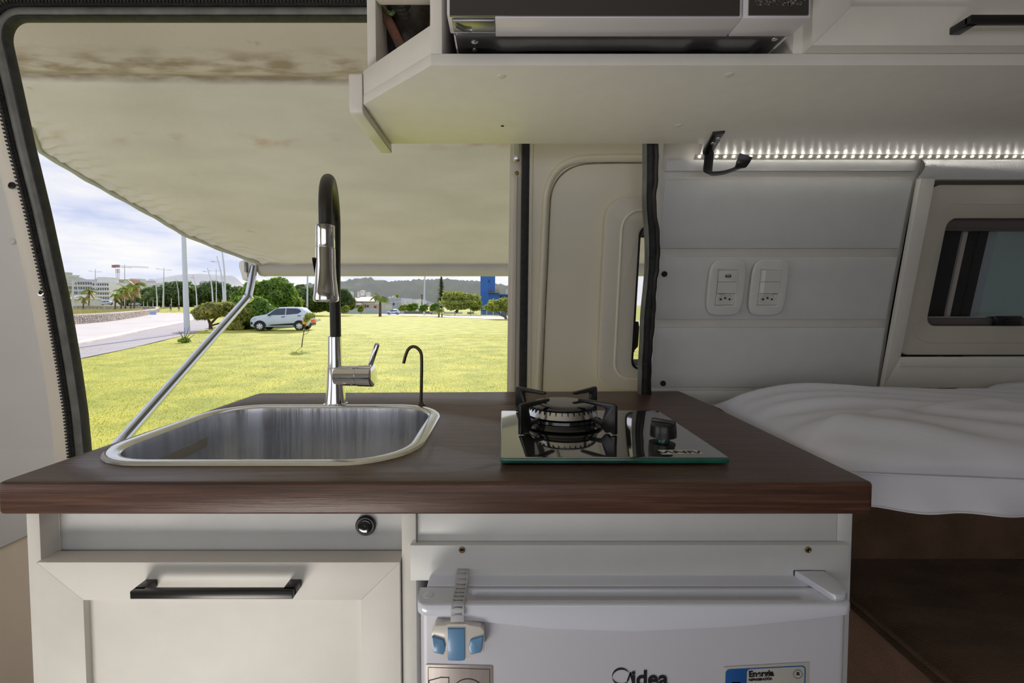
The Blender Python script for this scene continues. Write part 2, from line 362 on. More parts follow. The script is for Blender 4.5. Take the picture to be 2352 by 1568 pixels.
# black rubber seal round the opening: a ribbed grip strip and a grey lip
zt = PW(450, 17).z
def sealpath(dx):
    r = .075-dx; x0 = OPX-.038+dx; z1 = zt-dx*.74; out = []
    z = ZF+.08
    while z < z1-r: out.append((x0, z)); z += .03
    for i in range(0, 10): 
        a = PI-PI/2*i/9; out.append((x0+r+r*math.cos(a), z1-r+r*math.sin(a)))
    x = x0+r+.04
    while x < .36: out.append((x, z1)); x += .04
    return [Vector((x, Wy(z)-.010, z)) for x, z in out]
sl = struct('trim_3')
def ribbon(path, w, th, n=10, wob=0):
    rings = []
    for i, p in enumerate(path):
        t = (path[min(i+1,len(path)-1)]-path[max(i-1,0)]).normalized(); s = Vector((t.z,0,-t.x)).normalized(); out = t.cross(s).normalized()
        if out.y > 0: out = -out
        q = p+s*wob*math.sin(i*1.7)
        wk = w*(.74+.26*sstep(.02, .10, zt-p.z)) if p.x < .4 and len(path) > 60 else w; rings.append([q+s*(wk/2*math.cos(2*PI*j/n))+out*(th*math.sin(2*PI*j/n)) for j in range(n)])
    return MB().loft(rings)
ribbon(sealpath(0), .014, .010).build('seal_grip', rubber, sl)
pp = sealpath(0); rb = MB(); L = 0
for i in range(len(pp)-1):
    a, b = pp[i], pp[i+1]; m = max(1, int((b-a).length/.0065)); t = (b-a).normalized(); s = Vector((t.z,0,-t.x)).normalized()
    for k in range(m):
        q = a.lerp(b, k/m)+Vector((0,-.0095,0)); h1 = s*.0052; h2 = t*.0022
        rb.hexa([q-h1-h2, q+h1-h2, q+h1+h2, q-h1+h2], [v+Vector((0,-.0028,0)) for v in (q-h1*.9-h2*.6, q+h1*.9-h2*.6, q+h1*.9+h2*.6, q-h1*.9+h2*.6)])
rb.build('seal_rib', rubber, sl, smooth=0, kind='stuff')
ribbon(sealpath(.018), .023, .008).build('seal_lip', lipgrey, sl)
ribbon(sealpath(.0335), .009, .010).build('seal_edge', rubber, sl)
# right vertical seal of the opening, loose and wavy
sr = struct('trim_4')
pa = [PW(px, py, -.03) for px, py in ((1492,300),(1492,400),(1491,470),(1496,545),(1496,610),(1492,660),(1486,720),(1483,790),(1480,850),(1478,960),(1478,1100))]
ribbon(bez(pa, 5), .027, .014, 12).build('seal_grip', rubber, sr)
pb = [p+Vector((-.0105,-.004,0)) for p in pa]
ribbon(bez(pb, 5), .008, .012, 8).build('seal_lip', lipgrey, sr)
pb = [p+Vector((.008+.002*math.sin(i*2.3),-.008,0)) for i, p in enumerate(pa)]
ribbon(bez(pb, 5), .011, .008, 8, .0008).build('seal_fold', black, sr)
# ---------------------------------------------------------------- wall_back : interior side wall right of the opening, clad in panels
wb = struct('wall_back')
X0 = .335
wallsheet(X0-.004, .868, ZF, H+.36, -.006, .03, 14).build('backing_panel', white, wb, bevel=.0015)
wl_ = PW(2058, 820).x
def zat(px, py): return PW(px, py).z
def plank(y0, y1, xr, mat=whitecool, xl=X0+.003, th=.008):
    z1, z0 = zat(1700, y0), zat(1700, y1)
    wallsheet(xl, xr, z0, z1, 0.002, th, 4).build('panel', mat, wb, bevel=.0008)
plank(368, 393, .853); plank(415, 570, .853); plank(590, 733, .853); plank(752, 888, .853); plank(897, 1010, 2.3)
for px, py in ((1526,629),(1523,880)):
    p = PW(px, py, -.004)
    MB().lathe([(.0062,-.002),(.0062,.0015),(.0045,.0028),(.0036,.0016)], p, 20, (0,-1,.15)).build('black_screw', blackplastic, wb)
    MB().lathe([(.003,.001),(.003,.0022)], p, 6, (0,-1,.15)).build('screw_socket', hole, wb)
# leatherette bulge above the window
mb = MB(); zl0, zl1 = zat(2200, 414), zat(2200, 360)
mb.grid(40, 10, lambda s, t: Vector((.856+1.4*s, Wy(zl0+(zl1-zl0)*t)-.004-.014*math.sin(PI*min(1,t*1.1))-.004*math.exp(-((s-.16)/.05)**2)*math.sin(t*PI*2+1.5)-.002*math.sin(s*30+t*3), zl0+(zl1-zl0)*t)))
mb.build('leatherette_pad', leather, wb, smooth=60)
wallsheet(.858, 2.3, zat(2200,414)-.0, H+.36, -.012, .02, 2).build('upper_backing', white, wb)
# ---------------------------------------------------------------- window_1
wi = struct('window_1')
xs, xw = .857, 2.25
def q4(a, b, c, d, off, th, nm, mat, bev=.001):
    pts = [(p.x, p.z) for p in (PW(*a), PW(*b), PW(*c), PW(*d))]
    plate(nm, pts, [], th, bev, onwall(off), mat, wi)
zt0, zt1, zb0, zb1 = zat(2110,414), zat(2110,395), zat(2055,818), zat(2040,888)
xi = PW(2055,818).x
plate('surround', [(xs,zt0),(xs,zb1),(xi,zb0),(xi,zt0)], [], .012, .001, onwall(.004), white, wi)
plate('surround', [(xs,zb1),(xw,zb1),(xw,zb0),(xi,zb0)], [], .012, .001, onwall(.004), white, wi)
plate('surround_bead', [(xi,zb0-.022),(xw,zb0-.022),(xw,zb0-.005),(xi,zb0-.005)], [], .004, .001, onwall(.015), white, wi)
gx0, gz1, gz0 = PW(2120,735).x+.004, zat(2160,502), zat(2160,748)
fr = plate('frame', rrect(xi+.003, zb0+.004, xw-.02, zt0-.010, .022), [rrect(gx0, gz0, xw-.12, gz1, .02)], .010, .002, onwall(-.004), winframe, wi)
plate('frame_bead', rrect(xi+.022, zb0+.03, xw-.04, zt0-.045, .05), [rrect(xi+.025, zb0+.033, xw-.043, zt0-.048, .047)], .0015, .0004, onwall(.0055), winframe, wi)
MB().hexa([Vector((xi,Wy(zt0)+.004,zt0)),Vector((xw,Wy(zt0)+.004,zt0)),Vector((xw,Wy(zt0)+.004,zt0-.009)),Vector((xi,Wy(zt0)+.004,zt0-.009))],[Vector((xi,Wy(zt0)+.02,zt0)),Vector((xw,Wy(zt0)+.02,zt0)),Vector((xw,Wy(zt0)+.02,zt0-.009)),Vector((xi,Wy(zt0)+.02,zt0-.009))]).build('shadow_gap', groove, wi)
MB().hexa([Vector((xi,Wy(zb0)+.004,zb0)),Vector((xw,Wy(zb0)+.004,zb0)),Vector((xw,Wy(zb0)+.004,zb0+.006)),Vector((xi,Wy(zb0)+.004,zb0+.006))],[Vector((xi,Wy(zb0)+.02,zb0)),Vector((xw,Wy(zb0)+.02,zb0)),Vector((xw,Wy(zb0)+.02,zb0+.006)),Vector((xi,Wy(zb0)+.02,zb0+.006))]).build('shadow_gap', hole, wi)
wallsheet(gx0-.02, xw-.1, gz1-.020, gz1+.006, -.016, .01, 2).build('rail', greyrail, wi, bevel=.001)
wallsheet(gx0-.02, xw-.1, gz0-.004, gz0+.018, -.012, .014, 2).build('rail', greyrail, wi, bevel=.002)
wallsheet(gx0-.02, xw-.1, gz0+.018, gz0+.0205, -.010, .012, 2).build('rail_edge', alu, wi)
wallsheet(gx0-.02, xw-.1, gz1-.0225, gz1-.020, -.012, .012, 2).build('rail_edge', greyrail, wi)
wallsheet(gx0-.02, xw-.1, gz0+.01, gz1-.01, -.024, .003, 4).build('pane', glassclear, wi)
lx = PW(2288,735).x
la = wallsheet(lx, lx+.055, gz0-.002, gz0+.022, .004, .012, 2).build('latch', blackplastic, wi, bevel=.003)
wallsheet(lx+.012, lx+.045, gz0+.006, gz0+.016, .012, .01, 2).build('latch_tab', blackplastic, la, bevel=.003)
# ---------------------------------------------------------------- door_1 : the sliding door, slid open along the outside of the van
dr = struct('door_1'); DO = -.055
def dz(px, py): p = PW(px, py, -DO); return p.x, p.z
xl = dz(1212, 600)[0]; zb, ztop = H-.62, H+.40
wx0, wz0 = dz(1447, 845); wx1 = wx0+.36; wz1 = dz(1447, 523)[1]
m_ = MB()
for a_, b_, c_, d_ in ((xl,wx0+.003,zb,ztop),(wx1-.003,1.09,zb,ztop),(wx0+.003,wx1-.003,wz1-.003,ztop),(wx0+.003,wx1-.003,zb,wz0+.003)):
    n_ = max(2, int((d_-c_)/.05)); m_.loft([[Vector((a_,Wy(z)-DO,z)),Vector((b_,Wy(z)-DO,z)),Vector((b_,Wy(z)-DO+.03,z)),Vector((a_,Wy(z)-DO+.03,z))] for z in [c_+(d_-c_)*i/n_ for i in range(n_+1)]])
m_.build('door_panel', doorcream, dr)
# moulded ridge
rp = [(1232,1010),(1234,900),(1238,800),(1242,700),(1247,600),(1251,500),(1255,445),(1266,410),(1285,386),(1310,372),(1340,366),(1400,364),(1470,364),(1560,363)]
def dpt(px, py, o_=0): return PW(px, py, -DO-o_)
MB().tube(bez([dpt(*q) for q in rp], 5), .0105, 14, flat=.75).build('ridge', doorcream, dr, smooth=70)
MB().tube(bez([dpt(px+11, py+10*sstep(470,380,py), .0006) for px, py in rp], 5), .0016, 6).build('dirt_line', dirt, dr, smooth=70)
sx0 = dz(1376,700)[0]; sz0 = dz(1376,893)[1]; sz1 = dz(1400,455)[1]
plate('window_surround', rrect(sx0, sz0, sx0+.50, sz1, .045), [rrect(wx0-.001, wz0-.001, wx1+.001, wz1+.001, .02)], .020, .007, lambda u,v,w_: Vector((u, Wy(v)-DO-w_, v)), doorraise, dr, smooth=30)
bx0 = dz(1413,700)[0]; bz0 = dz(1413,868)[1]; bz1 = dz(1430,487)[1]
bp_ = rrect(bx0, bz0, bx0+.43, bz1, .04, 8); bp_ = bp_+[bp_[0], bp_[1]]
MB().tube([Vector((x, Wy(z)-DO-.020, z)) for x, z in bp_], .0034, 8).build('surround_bead', doorcream, dr, smooth=70)
for zz in (wz0+.012, wz1-.012):
    wallsheet(wx0+.008, wx1, zz-.008, zz+.008, DO-.006, .01, 1).build('glass_rail', greyrail if zz > H else canvasw, dr, bevel=.001)
plate('glass_rubber', rrect(wx0-.001, wz0-.001, wx1+.001, wz1+.001, .021), [rrect(wx0+.0025, wz0+.0025, wx1-.0025, wz1-.0025, .018)], .020, .0005, lambda u,v,w_: Vector((u, Wy(v)-DO+.004-w_, v)), blackplastic, dr)
wallsheet(wx0, wx1, wz0, wz1, DO-.02, .003, 4).build('pane', glassclear, dr)
a, b = dpt(1463,572,.0), dpt(1453,800,.0)
st = MB().tube([a+Vector((0,.008,0)), b+Vector((0,.008,0))], .0042, 12).build('stay_rod', alu, dr)
MB().tube([a+Vector((0,.008,.006)), a+Vector((0,.008,-.014))], .0062, 12).build('rod_cap', blackplastic, st)
plate('stay_lever', [(p.x, p.z) for p in [dpt(*q) for q in ((1457,738),(1466,738),(1468,752),(1465,795),(1452,810),(1441,812),(1441,800),(1447,790),(1455,775))]], [], .010, .002, lambda u,v,w_: Vector((u, Wy(v)-DO+.006-w_, v)), blackplastic, dr)
plate('stay_bracket', [(p.x, p.z) for p in [dpt(*q) for q in ((1446,762),(1455,762),(1457,808),(1443,812))]], [], .006, .001, lambda u,v,w_: Vector((u, Wy(v)-DO+.003-w_, v)), black, dr)
# door edge: dark seal, cream edge channel and striker
def vstrip(nm, pxa, pxb, y0, y1, off, th, mat, bev=.001, par=None):
    rings = []; n = 14
    for i in range(n+1):
        py = y0+(y1-y0)*i/n; sh = (py-600)*-.012
        a = PW(pxa+sh, py, off); b = PW(pxb+sh, py, off)
        rings.append([a, b, b+Vector((0,th,0)), a+Vector((0,th,0))])
    return MB().loft(rings).build(nm, mat, par or dr, bevel=bev)
vstrip('edge_seal', 1196, 1213, 300, 1010, .045, .03, rubber, .003)
vstrip('edge_channel', 1168, 1196, 300, 1010, .062, .02, cream, .001)
vstrip('edge_channel', 1176, 1186, 405, 1010, .056, .012, cream, .001)
vstrip('edge_flange', 1213, 1222, 300, 1010, .050, .012, doorcream, .002)
ps = P(1186, 355, 1.0)
sk = MB().box(ps.x-.007, ps.x+.006, .965, .985, ps.z-.022, ps.z+.016).build('striker', steel, dr, bevel=.003)
for py in (340, 398):
    pq = P(1187, py, .985); MB().lathe([(.0045,0),(.0045,.003),(.003,.004)], pq, 12, (0,-1,0)).build('screw', brass, dr)
# rear part of the sliding door seen through the side window
for x0_, x1_, mt, nm, o_ in ((.80,1.030,hole,'dark_glass_edge',.05),(1.030,1.040,cream,'gasket',.045),(1.040,1.066,rubber,'rubber_band',.05),(1.066,1.086,hole,'edge_profile',.045),(1.086,1.106,M('pale_edge',(.60,.68,.76),.4,trans=.4),'edge_return',.046)):
    wallsheet(x0_, x1_, H-.2, H+.36, -o_, .012, 6).build(nm, mt, dr)
# the van's own outer skin behind the window
ow = struct('wall_outer'); wallsheet(1.106, 2.6, H-.3, H+.36, -.06, .004, 6).build('outer_panel', M('blue_grey_sheet',(.42,.49,.58),.5,var=.05,scale=4,trans=.6), ow)
# ================================================================ KITCHEN
T = P(1000, 1107, .5).z                    # top of the worktop
BT = P(1000, 1180, .5).z                   # its underside
def T2(px, py, dz=0.): p = PZ(px, py, T+dz); return (p.x, p.y)
def roundcorner(pts, rs, n=5):
    out = []; N = len(pts)
    for i, p in enumerate(pts):
        r = rs[i]; p = Vector(p)
        if not r: out.append(tuple(p)); continue
        a = (Vector(pts[i-1])-p).normalized(); b = (Vector(pts[(i+1)%N])-p).normalized()
        for k in range(n+1):
            t = k/n; q0 = p+a*r; q2 = p+b*r
            out.append(tuple(q0*(1-t)**2+p*2*t*(1-t)+q2*t*t))
    return out
cl = T2(595, 902); crn = T2(1560, 897); cr2 = T2(1622, 924)
outer = roundcorner([(P(-13,1125,.4975).x,.4975),(P(2011,1125,.4975).x,.4975),cr2,crn,cl], [.010,.009,.0,.01,.012])
sx0_, sx1_, sy0, sy1 = -.544, -.111, T2(500,1070)[1], T2(750,931)[1]
sinkhole = rrect(sx0_+.01, sy0+.01, sx1_-.01, sy1-.01, .085, 8)
ct = thing('countertop', 'dark walnut laminate worktop holding the sink and the single-burner hob', 'countertop', (-.07,.75,T))
plate('worktop', outer, [sinkhole], T-BT, .0035, flatz(BT), wood, ct, smooth=50)
# ---- sink
sk = thing('kitchen_sink', 'rectangular stainless steel sink with rounded corners set in the worktop', 'sink', (-.32,.71,T))
so = rrect(sx0_, sy0, sx1_, sy1, .094, 10)
def inset(lp, d):
    c = Vector((sum(p[0] for p in lp)/len(lp), sum(p[1] for p in lp)/len(lp))); out = []
    for i, p in enumerate(lp):
        a = Vector(lp[i-1]); b = Vector(lp[(i+1)%len(lp)]); t = (b-a).normalized(); nrm = Vector((-t.y, t.x)); out.append((p[0]+nrm.x*d, p[1]+nrm.y*d))
    return out
rings = []
for d, dz_ in ((0,.0002),(.002,.0026),(.006,.0036),(.013,.0034),(.018,.0024),(.0205,-.001)):
    rings.append([Vector((x,y,T+dz_)) for x, y in inset(so, d)])
MB().loft(rings, cap=False).build('rim', steelrim, sk, smooth=60)
rings = []
for d, dz_ in ((.0205,-.001),(.0215,-.01),(.024,-.08),(.027,-.125),(.034,-.143),(.05,-.152),(.08,-.156)):
    rings.append([Vector((x,y,T+dz_)) for x, y in inset(so, d)])
b_ = MB().loft(rings, cap=False); k = len(b_.v); b_.f.append(tuple(range(k-len(so), k))); b_.build('bowl', steel, sk, smooth=60)
MB().lathe([(.03,0),(.03,.0015),(.024,.002),(.02,-.002)], (-.32,.71,T-.156), 24).build('drain', chrome, sk)
# ---- main tap
fb = P(771, 927, .895); fx, fy = fb.x, fb.y
tp = thing('kitchen_faucet', 'tall chrome pull-down mixer tap with a black hose behind the sink', 'faucet', (fx,fy,T))
zz = lambda py, Y=.895: P(770, py, Y).z
pr = [(.0228,T),(.0228,T+.003),(.0205,T+.005),(.0185,T+.02),(.0162,zz(880)),(.0150,zz(845)),(.0150,zz(843.5)),(.0138,zz(842)),(.0132,zz(800)),(.0128,zz(773)),(.0105,zz(771.5))]
MB().lathe([(r, z-T) for r, z in pr], (fx,fy,T), 32).build('body', chrome, tp, smooth=40)
hx, hY = P(747, 600, .715).x, .715
hp = [Vector((fx+.002, fy, zz(776))), Vector((fx+.002, fy, zz(690))), Vector((fx+.0045, fy, zz(600)))]
hd = P(748, 520, hY)
ac_ = P(760, 480, (fy+hY)/2); zt_a = P(752,418,.80).z; zs_ = hd.z+.030; A_ = Vector((fx+.004, fy, zs_)); B_ = Vector((hd.x, hY, zs_)); mid = (A_+B_)/2
arcp = [mid+(A_-B_)/2*math.cos(PI*i/12)+Vector((0,0,(zt_a-zs_)*math.sin(PI*i/12))) for i in range(13)]
path = bez([*hp[:2], Vector((fx+.003, fy, (zs_+zz(690))/2)), *arcp, Vector((hd.x,hY,hd.z-.004))], 5)
MB().tube(path, .0103, 20).build('hose', hosemat, tp, smooth=80)
h0, h1 = P(747, 517, hY), P(749, 690, hY-.008)
axh = (h1-h0); Lh = axh.length
pr = [(.0125,0),(.0140,.001),(.0142,.30*Lh-.001),(.0136,.30*Lh),(.0136,.305*Lh),(.0146,.31*Lh),(.0148,.55*Lh),(.0158,.72*Lh),(.0178,.90*Lh),(.0192,.975*Lh),(.0188,Lh),(.0165,Lh+.0015),(.016,Lh-.001)]
hdo = MB().lathe(pr, h0, 36, axh).build('spray_head', chrome, tp, smooth=40)
pr = [P(718,591,hY-.01), P(727,591,hY), P(727,628,hY), P(725.5,634,hY-.002)]
MB().hexa([p+Vector((0,-.004,0)) for p in pr], [p+Vector((0,.006,0)) for p in pr]).build('trigger', bronze, hdo, bevel=.001)
MB().lathe([(.0135,0),(.0135,.001),(.001,.0012)], h1+axh.normalized()*.0002, 24, axh).build('aerator', blackplastic, hdo)
vz = P(820, 863, .89).z; v0 = Vector((fx+.004, fy-.002, vz)); v1 = Vector((P(857,863,.885).x, .885, vz+.001)); ax = v1-v0; Lv = ax.length
MB().lathe([(.0195,0),(.0195,.018),(.0195,Lv*.58),(.0185,Lv*.585),(.0185,Lv*.60),(.0205,Lv*.605),(.0212,Lv-.001),(.0195,Lv)], v0, 32, ax).build('valve_body', chrome, tp, smooth=40)
l0, l1 = P(850, 841, .886), P(867, 789, .880)
lv = MB().lathe([(.0042,0),(.0048,.004),(.0052,(l1-l0).length-.002),(.0038,(l1-l0).length)], l0, 20, l1-l0).build('lever', chrome, tp, smooth=50)
# ---- small gooseneck tap
g0 = PZ(967, 931, T)
gt = thing('filter_tap', 'slim dark gooseneck drinking water spout at the sink corner', 'faucet', g0)
gy = g0.y; q = lambda px, py: P(px, py, gy)
MB().tube(bez([g0+Vector((0,0,.004)), q(968,880), q(968.5,826), q(966,808), q(957,798), q(947,796), q(938,802), q(932,815), q(927,834)], 8), .0031, 14).build('spout', bronze, gt, smooth=80)
MB().lathe([(.0085,0),(.0085,.002),(.006,.004),(.0045,.008)], g0, 20).build('base_flange', bronze, gt)
# ---- hob
GZ = T+.0085
def TG(px, py): p = PZ(px, py, GZ); return p
hc0, hc1, hc2, hc3 = TG(1149,1052), TG(1679,1052), TG(1503,941), TG(1148,942)
hb = thing('cooktop', 'black glass single-burner gas hob with a green glass edge', 'cooktop', ((hc0.x+hc1.x)/2, .7, T))
gl = [(hc0.x, hc0.y), (hc1.x, hc1.y), ((hc1.x+hc2.x)/2+.004, hc2.y), (hc0.x, hc3.y)]
gl = [(hc0.x,hc0.y),(hc1.x,hc0.y),(hc1.x-.002,hc3.y),(hc0.x,hc3.y)]
plate('glass_edge', roundcorner(gl, [.006]*4), [], .0066, .0018, flatz(T+.0015), glassgreen, hb)
gi = roundcorner([(gl[0][0]+.0012,gl[0][1]+.0014),(gl[1][0]-.0012,gl[1][1]+.0014),(gl[2][0]-.0012,gl[2][1]-.0014),(gl[3][0]+.0012,gl[3][1]-.0014)], [.005]*4)
hobglass = M('mirror_black_glass', (.015,.014,.014), .03, spec=1.0, coat=1.0); hobglass.node_tree.nodes['Principled BSDF'].inputs['IOR'].default_value = 2.0; hobglass.node_tree.nodes['Principled BSDF'].inputs['Coat IOR'].default_value = 1.9
plate('glass_top', gi, [], .0006, .0001, flatz(T+.0079), hobglass, hb)
bx, by = .094, .722
pan = MB().lathe([(.040,0),(.064,.0006),(.066,.003),(.064,.0055),(.060,.0045),(.058,.009),(.052,.0085),(.048,.004)], (bx,by,GZ), 48).build('drip_pan', blackgloss, hb, smooth=60)
MB().lathe([(.03,.004),(.053,.007),(.057,.010),(.056,.014),(.046,.016)], (bx,by,GZ), 48).build('burner_base', blackgloss, hb, smooth=60)
rg = MB().lathe([(.046,.016),(.0555,.017),(.0535,.0215),(.0505,.0275),(.046,.0285)], (bx,by,GZ), 48).build('flame_ring', steelrim, hb, smooth=40)
sb = MB()
for i in range(36):
    a = 2*PI*i/36+.05; R = Matrix.Rotation(a, 3, 'Z'); c0 = Vector((bx,by,GZ))
    sb.box(.049,.0528,-.0006,.0006,.0225,.0285, lambda v: c0+R@v)
sb.build('flame_slot', hole, rg, smooth=0)
MB().lathe([(.047,.0282),(.0495,.0285),(.0500,.0300),(.047,.0322),(.030,.0334),(.001,.0336)], (bx,by,GZ), 48).build('burner_cap', blackgloss, hb, smooth=50)
gr = MB(); gy_, hh, wd = by+.004, .044, .0065
grate = None
for sx, sy in ((-1,-1),(1,-1),(1,1),(-1,1)):
    cx0, cy0 = bx+sx*.070, gy_+sy*.074; c0 = Vector((cx0, cy0, GZ)); dirn = Vector((bx-cx0, gy_-cy0, 0)).normalized(); sd = Vector((-dirn.y, dirn.x, 0))
    # flat cut arm: outline in (along, up)
    ol = [(0,.001),(.006,.001),(.010,.004),(.013,.0015),(.018,.001),(.026,.010),(.047,.0135),(.047,.0185),(.024,.0165),(.018,.034),(.020,.0375),(.066,.0395),(.0685,.042),(.066,.0445),(.004,.0455),(0,.043)]
    f0 = lambda u, v, s_=sd, c_=c0, d_=dirn: c_+d_*u+Vector((0,0,v))-s_*wd/2
    f1 = lambda u, v, s_=sd, c_=c0, d_=dirn: c_+d_*u+Vector((0,0,v))+s_*wd/2
    a_ = MB().prism(ol, f0, f1).build('grate_arm', black, hb, bevel=.0013)
MB().lathe([(.0425,.012),(.047,.012),(.047,.018),(.0425,.018)], (bx,gy_,GZ), 40).build('grate_ring', blackgloss, hb)
kp = PZ(1530, 1013, GZ)
kx, ky = kp.x, kp.y+.012
MB().lathe([(.0095,0),(.0095,.005)], (kx,ky,GZ), 20).build('knob_stem', glassgreen, hb)
kb = MB().lathe([(.0160,.0038),(.0183,.0040),(.0180,.011),(.0172,.020),(.0155,.0232),(.012,.0240),(.001,.0243)], (kx,ky,GZ), 40).build('knob', blackplastic, hb, smooth=50)
MB().box(-.0035,.0035,-.0165,.0165,.021,.0275, lambda v: Vector((kx,ky,GZ))+Matrix.Rotation(.9,3,'Z')@v).build('knob_grip', blackplastic, kb, bevel=.001)
la, lb = TG(1504,1034), TG(1618,1043)
lpl = plate('badge', roundcorner([(la.x+.004,lb.y),(lb.x-.001,lb.y),(lb.x-.001,la.y+.001),(la.x+.004,la.y+.001)], [.003,.001,.003,.001]), [], .0004, .0001, flatz(GZ+.0001), M('badge_grey',(.62,.62,.56),.4), hb)
M4 = Matrix.Translation(((la.x+lb.x)/2, (la.y+lb.y)/2, GZ+.0006)) @ Matrix.Rotation(PI, 4, 'Z') @ Matrix.Diagonal((1.35,.8,1,1))
text('lettering', '/\\INV\\', .0165, M4, ink, lpl, offset=.0004)
# ---------------------------------------------------------------- cabinet under the sink (left) and fridge surround (right)
FY = .510
def X(px, Y): return (px-AX)/F*Y/ (CA)  # refined below by P
def XP(px, py, Y): return P(px, py, Y).x
def ZP(py, Y): return P(1155, py, Y).z
ck = thing('sink_cabinet', 'off-white kitchen base cabinet under the sink with a framed door', 'cabinet', (-.31,.75,ZF))
xa, xb = XP(60,1190,.505), XP(90,1190,.505)
xc, xd = XP(922,1190,.505), XP(955,1190,.505)
MB().box(xa, xb, .505, .98, ZF, BT).build('side_panel', white, ck, bevel=.0008)
MB().box(xb, xb+.001, .527, .98, ZF, BT).build('side_lining', white, ck)
MB().box(xb, xc, .529, .541, H-.31, BT).build('back_board', whitecool, ck, bevel=.0005)
MB().box(xc, xd, .505, .98, ZF, BT).build('divider_panel', white, ck, bevel=.0008)
MB().box(xb, xc, .545, .97, ZF+.10, ZF+.118).build('bottom_panel', white, ck)
MB().box(xb, xc, .53, .545, ZF, ZF+.1).build('plinth', white, ck)
zt_ = ZP(1291,.5); zbm = ZF+.115; xl_, xr_ = XP(83,1291,.5), XP(918,1289,.5)
dcr = MB().box(xl_+.04, xr_-.04, .508, .520, zbm+.03, zt_-.03).build('door', white, ck)
dcr['label'] = 'shaker-style door with mitred frame'
rw, sw, sw2 = .0435, .051, .044
fm = lambda u, v, w_: Vector((u, .524-w_, v))
plate('rail', [(xl_,zt_),(xl_+sw,zt_-rw),(xr_-sw2,zt_-rw),(xr_,zt_)], [], .024, .0005, fm, white, dcr)
plate('rail', [(xl_,zbm),(xr_,zbm),(xr_-sw2,zbm+rw),(xl_+sw,zbm+rw)], [], .024, .0005, fm, white, dcr)
plate('stile', [(xl_,zt_),(xl_,zbm),(xl_+sw,zbm+rw),(xl_+sw,zt_-rw)], [], .024, .0005, fm, white, dcr)
plate('stile', [(xr_,zt_),(xr_-sw2,zt_-rw),(xr_-sw2,zbm+rw),(xr_,zbm)], [], .024, .0005, fm, white, dcr)
def bar_handle(parent, x0, x1, z, Yf, Yb, tilt=0., zback=None):
    zb_ = z-.0008 if zback is None else zback
    h = .0085; d = .008; m = MB()
    m.box(x0, x1, Yf, Yf+d, z-h, z)
    for a, b in ((x0, x0+.013), (x1-.013, x1)):
        m.hexa([Vector((a,Yf+d*.5,z-h)),Vector((b,Yf+d*.5,z-h)),Vector((b,Yf+d*.5,z)),Vector((a,Yf+d*.5,z))], [Vector((a,Yb,z-h)),Vector((b,Yb,z-h)),Vector((b,Yb,z)),Vector((a,Yb,z))])
    return m.build('handle', black, parent, bevel=.0008, label='black bar handle')
hz = P(480,1358,.478).z
bar_handle(dcr, XP(298,1365,.478), XP(672,1365,.478), hz, .478, .501)
pbp = P(840, 1206, .527)
pb_ = thing('push_switch', 'round glossy black push button switch under the worktop', 'switch', pbp)
MB().lathe([(.0118,0),(.0118,.003),(.0105,.0045),(.0085,.0045),(.0082,.002)], pbp+Vector((0,.0015,0)), 32, (0,-1,0)).build('bezel', blackplastic, pb_)
MB().lathe([(.0080,.002),(.0080,.0055),(.0065,.0062),(.001,.0055)], pbp+Vector((0,.0015,0)), 32, (0,-1,0)).build('button', blackgloss, pb_)
fs = thing('fridge_cabinet', 'off-white panel surround framing the small fridge under the worktop', 'cabinet', (.14,.75,ZF))
xe, xf = XP(1924,1190,.51), XP(1958,1190,.51)
MB().box(xd+.0005, xe-.0005, .510, .522, ZP(1262,.51), BT).build('top_board', whitecool, fs, bevel=.0004)
MB().box(xe, xf, .510, .98, ZF, BT).build('side_panel', whitecool, fs, bevel=.0006)
MB().box(xd-.015+.015, xe, .95, .965, ZF, BT).build('back_board', white, fs)
rx0, rx1, rz1, rz0 = XP(942,1253,.5), XP(1950,1250,.5), ZP(1252,.5), ZP(1333,.5)
n0, n1, n2, n3 = XP(1038,1325,.5), XP(1077,1325,.5), XP(1823,1312,.5), XP(1896,1312,.5)
nz1, nz2 = ZP(1322,.5), ZP(1310,.5)
rl = plate('cross_rail', [(rx0,rz0),(n0,rz0),(n0+.0005,nz1),(n1-.0005,nz1),(n1,rz0),(n2,rz0),(n2,nz2),(n3,nz2),(n3+.001,rz0+.001),(rx1,rz0),(rx1,rz1),(rx0,rz1)], [], .0095, .0006, front(.5095), whitecool, fs)
for px, nm in ((1061,1),(1856,0)):
    p = P(px, 1262, .4998)
    s_ = MB().lathe([(.0036,0),(.0034,.0009),(.0024,.0012),(.0012,.0004)], p, 20, (0,-1,0)).build('screw', brass, rl)
    MB().box(p.x-.0018,p.x+.0018,.4985,.4992,p.z-.0004,p.z+.0004).box(p.x-.0004,p.x+.0004,.4985,.4992,p.z-.0018,p.z+.0018).build('screw_cross', hole, rl)
# ---------------------------------------------------------------- fridge
fg = thing('mini_fridge', 'small white under-counter refrigerator with a child latch', 'fridge', (.13,.7,ZF+.05))
fx0, fx1 = XP(956,1400,.455), XP(1959,1400,.455)
bz_ = H-.3030
MB().box(fx0+.006, fx1-.006, .4825, .93, ZF+.05, bz_).build('body', plast, fg, bevel=.003)
for x_ in (fx0+.03, fx1-.03):
    for y_ in (.52, .9): MB().lathe([(.012,0),(.012,.05)], (x_,y_,ZF), 12).build('foot', blackplastic, fg)
dd = MB().loft([[Vector((x, y, z)) for x, y in roundcorner([(fx0+.003,.4795),(fx1-.003,.4795),(fx1-.003,.4575),(fx0+.003,.4575)],[.001,.001,.008,.008])] for z in (ZF+.06, H-.31)]).build('door', fridgebody, fg, smooth=50, bevel=0)
